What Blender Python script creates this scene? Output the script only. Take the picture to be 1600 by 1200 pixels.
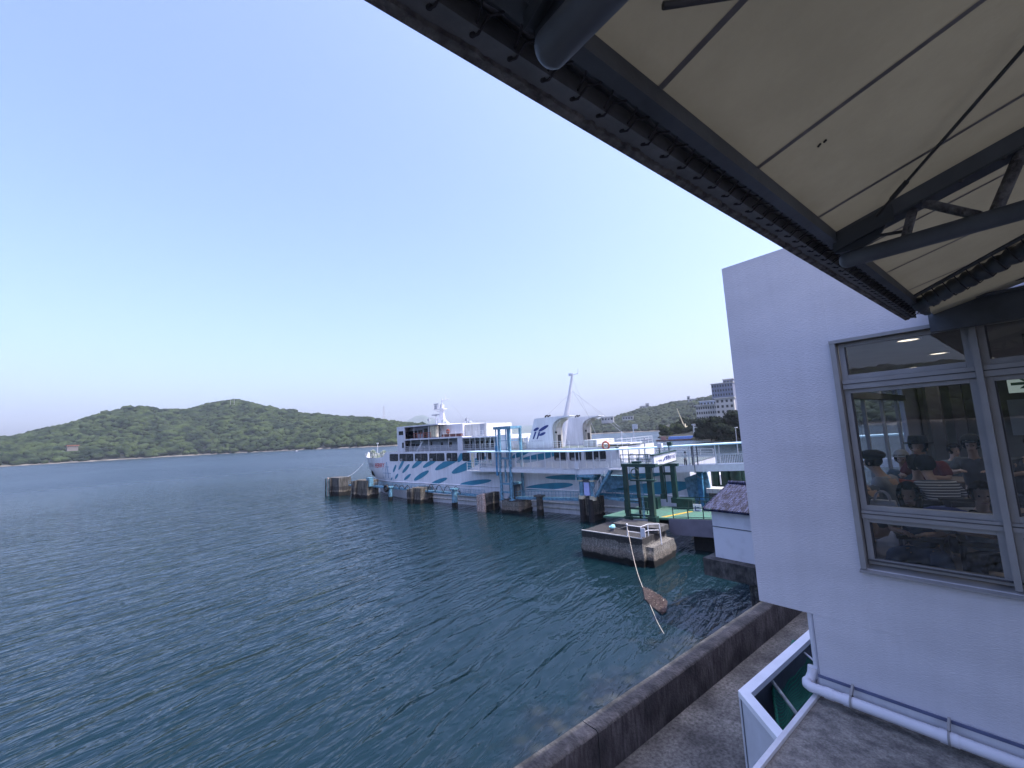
import bpy, bmesh, math, random
import numpy as np
from mathutils import Vector, Matrix, noise
R_ = math.radians
random.seed(7); rng = np.random.default_rng(7)
S = bpy.context.scene
C = S.collection
for o in list(bpy.data.objects): bpy.data.objects.remove(o)

# ------------------------------------------------------------------ camera
H = 12.0                                   # eye height above the water
FPX = 661.195; YAW = 0.67178; PITCH = 0.117318; ROLL = -0.051863
Fv = Vector((math.sin(YAW)*math.cos(PITCH), math.cos(YAW)*math.cos(PITCH), math.sin(PITCH)))
R0 = Vector((math.cos(YAW), -math.sin(YAW), 0)); U0 = R0.cross(Fv)
Rv = R0*math.cos(ROLL)+U0*math.sin(ROLL); Uv = -R0*math.sin(ROLL)+U0*math.cos(ROLL)
cd = bpy.data.cameras.new("camera"); cam = bpy.data.objects.new("camera", cd); C.objects.link(cam)
m = Matrix((Rv, Uv, -Fv)).transposed().to_4x4(); m.translation = Vector((0, 0, H)); cam.matrix_world = m
cd.sensor_width = 36; cd.lens = 36*FPX/1600; cd.clip_start = .05; cd.clip_end = 30000
S.camera = cam
# ------------------------------------------------------------------ light
SUN_EL = R_(62); SUN_AZ = R_(150)          # azimuth from +Y towards +X
w = bpy.data.worlds.new("World"); S.world = w; w.use_nodes = True
nt = w.node_tree; bg = nt.nodes['Background']; sk = nt.nodes.new('ShaderNodeTexSky')
sk.sky_type = 'NISHITA'; sk.sun_disc = False; sk.sun_elevation = SUN_EL; sk.sun_rotation = SUN_AZ
sk.air_density = 1.2; sk.dust_density = 5.0; sk.ozone_density = 5.0; sk.altitude = 0
tn = nt.nodes.new('ShaderNodeMix'); tn.data_type = 'RGBA'; tn.blend_type = 'MULTIPLY'; tn.inputs[0].default_value = 1; tn.inputs[7].default_value = (.93, .885, 1.08, 1)
nt.links.new(sk.outputs[0], tn.inputs[6]); nt.links.new(tn.outputs[2], bg.inputs[0]); bg.inputs[1].default_value = 0.15
sd = bpy.data.lights.new("sun", 'SUN'); so = bpy.data.objects.new("sun", sd); C.objects.link(so)
sd.energy = 2.2; sd.angle = R_(.6); sd.color = (1, .95, .88)
sdir = Vector((math.sin(SUN_AZ)*math.cos(SUN_EL), math.cos(SUN_AZ)*math.cos(SUN_EL), math.sin(SUN_EL)))
so.rotation_euler = sdir.to_track_quat('Z', 'Y').to_euler(); so.location = (30, -30, 80)
S.view_settings.view_transform = 'Standard'; S.view_settings.look = 'None'
S.view_settings.exposure = 1.42; S.view_settings.gamma = 1
S.cycles.max_bounces = 8; S.cycles.transparent_max_bounces = 16; S.cycles.volume_bounces = 0
S.cycles.caustics_reflective = False; S.cycles.caustics_refractive = False
S.cycles.volume_max_steps = 64

# ------------------------------------------------------------------ measuring helpers (pixel of the photo -> point on a real plane)
def ray(x, y): return (Fv*FPX + Rv*(x-800) - Uv*(y-600)).normalized()
EYE = Vector((0, 0, H))
def onX(x, y, X): d = ray(x, y); return EYE + d*(X/d.x)
def onZ(x, y, z): d = ray(x, y); return EYE + d*((z-H)/d.z)
def far(x, y, dist): d = ray(x, y); return EYE + d*(dist/math.hypot(d.x, d.y))
A_ = R_(12.5)
U = Vector((math.sin(A_), -math.cos(A_), 0)); N = Vector((math.cos(A_), math.sin(A_), 0)); CP = 54.0; S0 = 96.942
PO = N*CP - U*S0                            # world position of the pier frame's origin (the ferry's bow)
PRZ = math.atan2(U.y, U.x)
def pw(lx, ly, z): return PO + U*lx + N*ly + Vector((0, 0, z))
def PN(x, y, ly=0.):
    d = ray(x, y); P = EYE + d*((CP+ly)/d.dot(N)); return (P.dot(U)+S0, P.z)
def PZ(x, y, z):
    P = onZ(x, y, z); return (P.dot(U)+S0, P.dot(N)-CP)
def w2p(P): return Vector((P.dot(U)+S0, P.dot(N)-CP, P.z))

# ------------------------------------------------------------------ materials
def nd(nt, t, **k):
    n = nt.nodes.new(t)
    for a, b in k.items(): setattr(n, a, b)
    return n
def mat(name, col, rough=.6, var=.15, scale=3., metal=0., bump=0., bscale=20., stretch=None, spec=.5, col2=None, detail=6, lo=.35, hi=.65, fine=0., fscale=35., fstretch=(1, 1, 1)):
    M = bpy.data.materials.new(name); M.use_nodes = True; n = M.node_tree; p = n.nodes['Principled BSDF']
    p.inputs['Roughness'].default_value = rough; p.inputs['Metallic'].default_value = metal
    p.inputs['Specular IOR Level'].default_value = spec
    g = nd(n, 'ShaderNodeNewGeometry'); mp = nd(n, 'ShaderNodeMapping')
    n.links.new(g.outputs['Position'], mp.inputs[0])
    if stretch: mp.inputs['Scale'].default_value = stretch
    nz = nd(n, 'ShaderNodeTexNoise'); nz.inputs['Scale'].default_value = scale; nz.inputs['Detail'].default_value = detail
    n.links.new(mp.outputs[0], nz.inputs['Vector'])
    cr = nd(n, 'ShaderNodeValToRGB'); c2 = col2 or tuple(c*(1-var*2) for c in col); c1 = col if col2 else tuple(min(1, c*(1+var*.6)) for c in col)
    cr.color_ramp.elements[0].position = lo; cr.color_ramp.elements[1].position = hi
    cr.color_ramp.elements[0].color = (*c2, 1); cr.color_ramp.elements[1].color = (*c1, 1)
    n.links.new(nz.outputs['Fac'], cr.inputs[0]); n.links.new(cr.outputs[0], p.inputs['Base Color'])
    if fine:
        m3 = nd(n, 'ShaderNodeMapping'); m3.inputs['Scale'].default_value = fstretch; n.links.new(g.outputs['Position'], m3.inputs[0])
        z3 = nd(n, 'ShaderNodeTexNoise'); z3.inputs['Scale'].default_value = fscale; z3.inputs['Detail'].default_value = 6; z3.inputs['Roughness'].default_value = .7; n.links.new(m3.outputs[0], z3.inputs['Vector'])
        r3 = nd(n, 'ShaderNodeMapRange'); r3.inputs['From Min'].default_value = .36; r3.inputs['From Max'].default_value = .64; r3.inputs['To Min'].default_value = 1-fine; r3.inputs['To Max'].default_value = 1+fine*.8; n.links.new(z3.outputs['Fac'], r3.inputs['Value'])
        x3 = nd(n, 'ShaderNodeMix', data_type='RGBA', blend_type='MULTIPLY'); x3.inputs[0].default_value = 1; n.links.new(cr.outputs[0], x3.inputs[6]); n.links.new(r3.outputs[0], x3.inputs[7]); n.links.new(x3.outputs[2], p.inputs['Base Color'])
    if bump:
        b = nd(n, 'ShaderNodeBump'); b.inputs['Strength'].default_value = min(1, bump); b.inputs['Distance'].default_value = .02*max(1, bump)
        z2 = nd(n, 'ShaderNodeTexNoise'); z2.inputs['Scale'].default_value = bscale; z2.inputs['Detail'].default_value = 5
        n.links.new(mp.outputs[0], z2.inputs['Vector']); n.links.new(z2.outputs['Fac'], b.inputs['Height']); n.links.new(b.outputs[0], p.inputs['Normal'])
    return M
M = {}
M['stucco'] = mat('painted_stucco', (.53, .53, .575), .75, .03, .8, bump=.35, bscale=26, stretch=(1, 1, 4), fine=.035, fscale=2.2, fstretch=(2.5, 2.5, .22))
M['alu'] = mat('aluminium', (.25, .25, .255), .45, .06, 4, metal=.0)
M['alu_dark'] = mat('dark_gasket_aluminium', (.05, .05, .055), .6)  # dark tone for gaskets, joints, rods and bolts
M['steel_grey'] = mat('grey_painted_steel', (.085, .098, .12), .55, .12, 6, bump=.15)
M['steel_dark'] = mat('dark_painted_steel', (.055, .065, .08), .5, .15, 5, bump=.1)
M['rust'] = mat('rusty_steel', (.20, .195, .20), .85, .3, 22, bump=1., bscale=60, col2=(.055, .052, .058))
M['rope_dark'] = mat('dark_rope', (.035, .035, .045), .9, .2, 30)
M['white'] = mat('white_ship_paint', (.60, .61, .65), .4, .06, .5, stretch=(1, 1, .25), bump=.05, bscale=4, fine=.10, fscale=1.3, fstretch=(2, 2, .22))
M['white_rail'] = mat('white_rail_paint', (.58, .60, .63), .5, .05, 3)
M['stained_white'] = mat('stained_white_paint', (.52, .53, .52), .6, .2, 1.2, stretch=(2, 2, .3), col2=(.30, .28, .24), lo=.25, hi=.5)
M['fairing_grey'] = mat('fairing_grey_paint', (.40, .39, .36), .7, .2, 1.5, stretch=(2, 2, .3), col2=(.24, .23, .20))  # greyer, browner streaked white for the aft fairings of the funnels
M['teal'] = mat('teal_paint', (.022, .19, .29), .4, .08, .8)
M['navy'] = mat('navy_paint', (.012, .03, .16), .45, .05)
M['red_text'] = mat('red_paint', (.50, .05, .05), .5, .05, 8)
M['grey_text'] = mat('faded_paint', (.42, .38, .42), .5, .25, 8)
M['blue_steel'] = mat('light_blue_steel', (.12, .27, .37), .55, .25, 2.5, bump=.1, fine=.25, fscale=5, fstretch=(2, 2, .5))
M['blue_deep'] = mat('blue_steel', (.05, .2, .36), .5, .2, 2.5)
M['green_steel'] = mat('green_painted_steel', (.008, .040, .031), .45, .25, 2, bump=.15)
M['green_deck'] = mat('green_deck_paint', (.045, .15, .10), .8, .2, 1.2, col2=(.06, .12, .09), fine=.2, fscale=4)
M['glass_dark'] = mat('dark_window', (.026, .030, .036), .12, .3, 3)
M['recess'] = mat('deck_interior_paint', (.30, .33, .38), .7, .1)
M['concrete'] = mat('pavement_concrete', (.185, .185, .165), .9, .3, .9, bump=.6, bscale=30, col2=(.055, .056, .052), fine=.55, fscale=14)
M['seawall'] = mat('weathered_concrete', (.092, .088, .082), .95, .3, 2.2, bump=1., bscale=22, col2=(.028, .029, .029), fine=.5, fscale=7, fstretch=(2.5, 1, .35))
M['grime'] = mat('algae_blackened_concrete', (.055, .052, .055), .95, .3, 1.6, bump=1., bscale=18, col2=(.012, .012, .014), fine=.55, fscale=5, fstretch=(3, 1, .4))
M['slab'] = mat('roof_concrete', (.25, .24, .21), .9, .15, 7, bump=.5, bscale=40, col2=(.12, .112, .105), stretch=(1.5, 1, 1), fine=.35, fscale=45)
M['black'] = mat('black_rubber', (.012, .012, .014), .7, .3, 5)
M['yellow'] = mat('yellow_paint', (.55, .36, .04), .6, .2, 4)
M['cream'] = mat('cream_canister', (.55, .50, .36), .5, .15, 3)
M['orange'] = mat('orange_paint', (.33, .09, .05), .5, .1)
M['rope'] = mat('pale_rope', (.42, .38, .31), .9, .2, 20)
M['pipe'] = mat('white_pipe', (.60, .61, .67), .35, .03, 2)
M['crust'] = mat('white_rope_fender', (.50, .42, .38), .95, .4, 9, bump=1., bscale=20, col2=(.12, .07, .055))

def concrete_tidal(name, zdark, zcrust, ztop, base=(.15, .145, .13), topc=(.06, .06, .058), streak=.55):
    Mt = mat(name, base, .95, .3, 2.2, bump=1., bscale=9, stretch=(1.5, 1.5, .5)); n = Mt.node_tree; p = n.nodes['Principled BSDF']
    g = nd(n, 'ShaderNodeNewGeometry'); s = nd(n, 'ShaderNodeSeparateXYZ'); n.links.new(g.outputs['Position'], s.inputs[0])
    nz = nd(n, 'ShaderNodeTexNoise'); nz.inputs['Scale'].default_value = 1.3; nz.inputs['Detail'].default_value = 8
    n.links.new(g.outputs['Position'], nz.inputs['Vector'])
    ma = nd(n, 'ShaderNodeMath', operation='MULTIPLY_ADD'); ma.inputs[1].default_value = .7; n.links.new(nz.outputs['Fac'], ma.inputs[0]); n.links.new(s.outputs['Z'], ma.inputs[2])
    mr = nd(n, 'ShaderNodeMapRange'); mr.inputs['From Min'].default_value = .35; mr.inputs['From Max'].default_value = ztop+.35; n.links.new(ma.outputs[0], mr.inputs[0])
    r = nd(n, 'ShaderNodeValToRGB'); e = r.color_ramp.elements
    def f(z): return max(0, min(1, z/ztop))
    e[0].position = f(zdark); e[0].color = (.006, .007, .007, 1)
    e[1].position = 1.; e[1].color = (*topc, 1)
    a = e.new(f(zdark+.12)); a.color = (.16, .145, .125, 1)
    a = e.new(f(zcrust)); a.color = (.13, .12, .105, 1)
    a = e.new(f(zcrust+.06)); a.color = (*base, 1)
    a = e.new(f(zcrust+(ztop-zcrust)*.5)); a.color = (*base, 1)
    a = e.new(f(zcrust+(ztop-zcrust)*.5+.07)); a.color = (*topc, 1)
    n.links.new(mr.outputs[0], r.inputs[0])
    mx = nd(n, 'ShaderNodeMix', data_type='RGBA', blend_type='MULTIPLY'); mx.inputs[0].default_value = 1
    v = nd(n, 'ShaderNodeTexVoronoi'); v.inputs['Scale'].default_value = 8; n.links.new(g.outputs['Position'], v.inputs['Vector'])
    rr = nd(n, 'ShaderNodeValToRGB'); rr.color_ramp.elements[0].color = (1.45, 1.4, 1.3, 1); rr.color_ramp.elements[1].color = (.55, .55, .55, 1); rr.color_ramp.elements[1].position = .65
    n.links.new(v.outputs['Distance'], rr.inputs[0]); n.links.new(r.outputs[0], mx.inputs[6]); n.links.new(rr.outputs[0], mx.inputs[7])
    mp = nd(n, 'ShaderNodeMapping'); mp.inputs['Scale'].default_value = (3.2, 3.2, .3); n.links.new(g.outputs['Position'], mp.inputs[0]); z4 = nd(n, 'ShaderNodeTexNoise'); z4.inputs['Scale'].default_value = 1.6; z4.inputs['Detail'].default_value = 6; n.links.new(mp.outputs[0], z4.inputs['Vector'])
    r4 = nd(n, 'ShaderNodeMapRange'); r4.inputs['From Min'].default_value = .38; r4.inputs['From Max'].default_value = .62; r4.inputs['To Min'].default_value = 1-streak; r4.inputs['To Max'].default_value = 1+streak*.6; n.links.new(z4.outputs['Fac'], r4.inputs['Value'])
    x4 = nd(n, 'ShaderNodeMix', data_type='RGBA', blend_type='MULTIPLY'); x4.inputs[0].default_value = 1; n.links.new(mx.outputs[2], x4.inputs[6]); n.links.new(r4.outputs[0], x4.inputs[7]); n.links.new(x4.outputs[2], p.inputs['Base Color'])
    return Mt
M['tidal_block'] = concrete_tidal('tidal_concrete', .5, 1.1, 2.5, base=(.17, .165, .15), topc=(.035, .035, .035), streak=.25)
M['tidal_pile'] = concrete_tidal('tidal_pile_concrete', .7, 1.1, 3.0, base=(.095, .09, .08), topc=(.135, .125, .105), streak=.7)
M['tidal_dark'] = concrete_tidal('tidal_dark_concrete', .9, 1.3, 3.0, base=(.05, .05, .05), topc=(.10, .10, .095))

# ------------------------------------------------------------------ mesh builder
ORG = {}
class MB:
    def __init__(s): s.v = []; s.f = []; s.m = []; s.sm = []
    def add(s, vs, fs, mi=0, smooth=False):
        b = len(s.v); s.v += [tuple(v) for v in vs]
        for f in fs: s.f.append([b+i for i in f]); s.m.append(mi); s.sm.append(smooth)
        return s
    def box(s, x0, x1, y0, y1, z0, z1, mi=0):
        s.add([(x0, y0, z0), (x1, y0, z0), (x1, y1, z0), (x0, y1, z0), (x0, y0, z1), (x1, y0, z1), (x1, y1, z1), (x0, y1, z1)],
              [(0, 3, 2, 1), (4, 5, 6, 7), (0, 1, 5, 4), (1, 2, 6, 5), (2, 3, 7, 6), (3, 0, 4, 7)], mi); return s
    def beam(s, a, b, w, h=None, mi=0, up=(0, 0, 1)):
        a = Vector(a); b = Vector(b); h = h or w; d = (b-a).normalized(); u = Vector(up)
        if abs(d.dot(u)) > .95: u = Vector((1, 0, 0))
        r = d.cross(u).normalized(); u = r.cross(d)
        q = [(-1, -1), (1, -1), (1, 1), (-1, 1)]
        vs = [p + r*(w/2*i) + u*(h/2*j) for p in (a, b) for i, j in q]
        s.add(vs, [(3, 2, 1, 0), (4, 5, 6, 7), (0, 1, 5, 4), (1, 2, 6, 5), (2, 3, 7, 6), (3, 0, 4, 7)], mi); return s
    def tube(s, pts, r, n=8, mi=0, r2=None, cap=True):
        pts = [Vector(p) for p in pts]; k = len(pts); vs = []; ref = None
        for i, p in enumerate(pts):
            d = (pts[min(i+1, k-1)]-pts[max(i-1, 0)]).normalized()
            if ref is None:
                ref = Vector((0, 0, 1)) if abs(d.z) < .9 else Vector((1, 0, 0))
            a = d.cross(ref).normalized(); b = a.cross(d).normalized(); ref = -b if False else b
            rr = r if r2 is None else r + (r2-r)*i/max(1, k-1)
            ref = d.cross(a)*-1
            for j in range(n):
                t = 2*math.pi*j/n; vs.append(p + a*math.cos(t)*rr + b*math.sin(t)*rr)
        fs = [(i*n+j, i*n+(j+1) % n, (i+1)*n+(j+1) % n, (i+1)*n+j) for i in range(k-1) for j in range(n)]
        s.add(vs, fs, mi, True)
        if cap: s.add(vs[:n], [tuple(range(n))], mi); s.add(vs[-n:], [tuple(range(n))[::-1]], mi)
        return s
    def prism(s, poly, a, b, mi=0):              # poly: list of 3D points, extruded from poly+a to poly+b
        poly = [Vector(p) for p in poly]; a = Vector(a); b = Vector(b); n = len(poly)
        s.add([p+a for p in poly]+[p+b for p in poly], [tuple(range(n))[::-1], tuple(range(n, 2*n))]+[(i, (i+1) % n, n+(i+1) % n, n+i) for i in range(n)], mi); return s
    def quad(s, a, b, c, d, mi=0): s.add([a, b, c, d], [(0, 1, 2, 3)], mi); return s
    def ico(s, c, r, sub=2, sc=(1, 1, 1), nz=0., mi=0, smooth=True):
        V, Fc = ICO[sub]; c = Vector(c); vs = []
        for v in V:
            k = 1 + (noise.noise(Vector(v)*2+c*3.1)*nz if nz else 0)
            vs.append((c.x+v[0]*r*sc[0]*k, c.y+v[1]*r*sc[1]*k, c.z+v[2]*r*sc[2]*k))
        s.add(vs, Fc, mi, smooth); return s
    def torus(s, c, R, r, ax='y', n=20, k=8, mi=0):
        c = Vector(c); vs = []
        for i in range(n):
            t = 2*math.pi*i/n
            for j in range(k):
                q = 2*math.pi*j/k; a = (R+r*math.cos(q))*math.cos(t); b = (R+r*math.cos(q))*math.sin(t); h = r*math.sin(q)
                vs.append(c+Vector({'y': (a, h, b), 'x': (h, a, b), 'z': (a, b, h)}[ax]))
        s.add(vs, [(i*k+j, ((i+1) % n)*k+j, ((i+1) % n)*k+(j+1) % k, i*k+(j+1) % k) for i in range(n) for j in range(k)], mi, True); return s
    def build(s, name, mats, parent=None, org=None, pier=False, **tags):
        if not isinstance(mats, (list, tuple)): mats = [mats]
        if org is None: org = ORG[parent.name][0] if parent else (0, 0, 0)
        me = bpy.data.meshes.new(name); ox, oy, oz = org
        me.from_pydata([(x-ox, y-oy, z-oz) for x, y, z in s.v], [], s.f)
        for k in mats: me.materials.append(k)
        me.polygons.foreach_set('material_index', s.m); me.polygons.foreach_set('use_smooth', s.sm); me.update()
        o = bpy.data.objects.new(name, me); C.objects.link(o)
        if parent: o.parent = parent; ORG[o.name] = ORG[parent.name]
        else:
            o.location = pw(*org) if pier else Vector(org)
            if pier: o.rotation_euler = (0, 0, PRZ)
            ORG[o.name] = (org, pier)
        for a, b in tags.items(): o[a] = b
        return o
ICO = {}
for sb in (1, 2, 3, 4):
    bm = bmesh.new(); bmesh.ops.create_icosphere(bm, subdivisions=sb, radius=1)
    ICO[sb] = ([tuple(v.co) for v in bm.verts], [tuple(v.index for v in f.verts) for f in bm.faces]); bm.free()
def thing(name, label, cat, org, pier=False, group=None):
    o = bpy.data.objects.new(name, None); C.objects.link(o); o.empty_display_size = .3
    o.location = pw(*org) if pier else Vector(org)
    if pier: o.rotation_euler = (0, 0, PRZ)
    o['label'] = label; o['category'] = cat
    if group: o['group'] = group
    ORG[o.name] = (tuple(org), pier); return o
def structure(o): o['kind'] = 'structure'; return o
def dup(root, loc, label=None, rz=None):
    r = root.copy(); C.objects.link(r); r.location = loc
    if rz is not None: r.rotation_euler = (0, 0, rz)
    if label: r['label'] = label
    for ch in list(root.children):
        c = ch.copy(); C.objects.link(c); c.parent = r
        for g in ch.children:
            d = g.copy(); C.objects.link(d); d.parent = c
    return r
def text2d(txt, size=1., bold=0.):
    cu = bpy.data.curves.new('t', 'FONT'); cu.body = txt; cu.size = size; cu.resolution_u = 3; cu.offset = bold; cu.fill_mode = 'FRONT'
    o = bpy.data.objects.new('t', cu); C.objects.link(o); dg = bpy.context.evaluated_depsgraph_get()
    me = bpy.data.meshes.new_from_object(o.evaluated_get(dg)); vs = [(v.co.x, v.co.y) for v in me.vertices]; fs = [tuple(p.vertices) for p in me.polygons]
    bpy.data.objects.remove(o); bpy.data.curves.remove(cu); bpy.data.meshes.remove(me); return vs, fs
def add_text(mb, txt, x0, z0, x1, z1, fn, mi=0, bold=0., rev=False):
    vs, fs = text2d(txt, 1., bold)
    if not vs: return
    xs = [v[0] for v in vs]; zs = [v[1] for v in vs]; a, b = min(xs), max(xs); c, d = min(zs), max(zs)
    out = [fn(x0+(v[0]-a)/(b-a)*(x1-x0), z0+(v[1]-c)/(d-c)*(z1-z0)) for v in vs]
    mb.add(out, fs, mi)

# ================================================================== WATER
def water_mat():
    Mt = bpy.data.materials.new('sea_water'); Mt.use_nodes = True; n = Mt.node_tree; p = n.nodes['Principled BSDF']
    p.inputs['Roughness'].default_value = .05; p.inputs['IOR'].default_value = 1.333
    g = nd(n, 'ShaderNodeNewGeometry'); s = nd(n, 'ShaderNodeSeparateXYZ'); n.links.new(g.outputs['Position'], s.inputs[0])
    # sea-bed rocks showing through the shallow water by the quay
    sh = nd(n, 'ShaderNodeMapRange'); sh.inputs['From Min'].default_value = 16.5; sh.inputs['From Max'].default_value = 12.0
    nz = nd(n, 'ShaderNodeTexNoise'); nz.inputs['Scale'].default_value = .45; nz.inputs['Detail'].default_value = 4; n.links.new(g.outputs['Position'], nz.inputs['Vector'])
    ad = nd(n, 'ShaderNodeMath', operation='MULTIPLY_ADD'); ad.inputs[1].default_value = -7; n.links.new(nz.outputs['Fac'], ad.inputs[0]); 
    ad0 = nd(n, 'ShaderNodeMath', operation='ADD'); ad0.inputs[1].default_value = 4.3; n.links.new(s.outputs['Y'], ad0.inputs[0]); n.links.new(ad0.outputs[0], ad.inputs[2])
    n.links.new(ad.outputs[0], sh.inputs['Value'])
    v = nd(n, 'ShaderNodeTexVoronoi'); v.inputs['Scale'].default_value = 1.4; n.links.new(g.outputs['Position'], v.inputs['Vector'])
    cr = nd(n, 'ShaderNodeValToRGB'); cr.color_ramp.elements[0].color = (.060, .060, .046, 1); cr.color_ramp.elements[1].color = (.012, .014, .018, 1); cr.color_ramp.elements[1].position = .6
    n.links.new(v.outputs['Distance'], cr.inputs[0])
    mx = nd(n, 'ShaderNodeMix', data_type='RGBA'); mx.inputs[6].default_value = (.004, .016, .021, 1)
    n.links.new(sh.outputs[0], mx.inputs[0]); n.links.new(cr.outputs[0], mx.inputs[7]); n.links.new(mx.outputs[2], p.inputs['Base Color'])
    rg = nd(n, 'ShaderNodeMapRange'); rg.inputs['From Min'].default_value = 60; rg.inputs['From Max'].default_value = 260; rg.inputs['To Min'].default_value = .05; rg.inputs['To Max'].default_value = .30
    n.links.new(s.outputs['Y'], rg.inputs['Value']); n.links.new(rg.outputs[0], p.inputs['Roughness'])     # the open bay is choppier than the berth
    # wind waves: crests run along one direction
    def wave(scale, sx, sy, rot, dist, detail=3, rough=.5, distort=0.):
        mp = nd(n, 'ShaderNodeMapping'); mp.inputs['Rotation'].default_value = (0, 0, R_(rot)); mp.inputs['Scale'].default_value = (sx, sy, 1)
        mp.vector_type = 'TEXTURE'
        mp.inputs['Scale'].default_value = (1/sx, 1/sy, 1)
        z = nd(n, 'ShaderNodeTexNoise'); z.inputs['Scale'].default_value = scale; z.inputs['Detail'].default_value = detail; z.inputs['Roughness'].default_value = rough
        z.inputs['Distortion'].default_value = distort
        n.links.new(g.outputs['Position'], mp.inputs[0]); n.links.new(mp.outputs[0], z.inputs['Vector']); return z.outputs['Fac']
    hs = [(wave(WV[0][0], *WV[0][1:4], 0, 3, .55, .8), WV[0][4]), (wave(WV[1][0], *WV[1][1:4], 0, 3, .5, .7), WV[1][4]), (wave(WV[2][0], *WV[2][1:4], 0, 2, .5, .4), WV[2][4])]
    acc = None
    for f, a in hs:
        q = nd(n, 'ShaderNodeMath', operation='MULTIPLY'); q.inputs[1].default_value = a; n.links.new(f, q.inputs[0])
        if acc is None: acc = q
        else:
            t = nd(n, 'ShaderNodeMath', operation='ADD'); n.links.new(acc.outputs[0], t.inputs[0]); n.links.new(q.outputs[0], t.inputs[1]); acc = t
    # calmer and rougher patches over the bay
    pz = nd(n, 'ShaderNodeTexNoise'); pz.inputs['Scale'].default_value = .012; pz.inputs['Detail'].default_value = 3
    mpp = nd(n, 'ShaderNodeMapping'); mpp.inputs['Scale'].default_value = (1, .4, 1); n.links.new(g.outputs['Position'], mpp.inputs[0]); n.links.new(mpp.outputs[0], pz.inputs['Vector'])
    pr = nd(n, 'ShaderNodeMapRange'); pr.inputs['From Min'].default_value = .35; pr.inputs['From Max'].default_value = .65; pr.inputs['To Min'].default_value = .45; pr.inputs['To Max'].default_value = 1.2
    n.links.new(pz.outputs['Fac'], pr.inputs['Value'])
    b = nd(n, 'ShaderNodeBump'); b.inputs['Distance'].default_value = 1.; n.links.new(pr.outputs[0], b.inputs['Strength'])
    n.links.new(acc.outputs[0], b.inputs['Height']); n.links.new(b.outputs[0], p.inputs['Normal'])
    return Mt
# scale, stretch x, stretch y, rotation of the crests (deg), height (m)
WV = [(.42, .22, 1.0, 14, .62), (1.0, .30, 1.0, 22, .48), (2.8, .42, 1.0, 15, .11)]
M['water'] = water_mat()
mb = MB(); mb.quad((-9000, -3000, 0), (9000, -3000, 0), (9000, 12000, 0), (-9000, 12000, 0))
structure(mb.build('sea', M['water'], org=(0, 0, 0)))

# ================================================================== HILLS AND FOREST
M['earth'] = mat('wooded_ground', (.012, .018, .009), 1., .3, .02)
M['sand'] = mat('beach_sand_and_rock', (.17, .155, .13), 1., .3, .05, col2=(.06, .058, .05))
def leafmat(name, a, b, sc=.05):
    Mt = mat(name, b, .95, .3, sc, col2=a, spec=.15, detail=8, lo=.38, hi=.62, fine=.6, fscale=sc*7)
    return Mt
M['forest'] = leafmat('forest_leaves', (.006, .014, .006), (.035, .052, .017), .035)
M['forest_far'] = leafmat('far_forest_leaves', (.011, .019, .011), (.030, .040, .018), .02)
M['leaf_dark'] = leafmat('dark_leaves', (.006, .012, .006), (.013, .022, .009), .4)
M['leaf'] = leafmat('green_leaves', (.012, .022, .008), (.034, .048, .016), .3)
M['bark'] = mat('bark', (.08, .065, .05), .95, .3, 3)
M['mount'] = mat('distant_wooded_mountain', (.045, .07, .035), 1., .3, .003)

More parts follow.
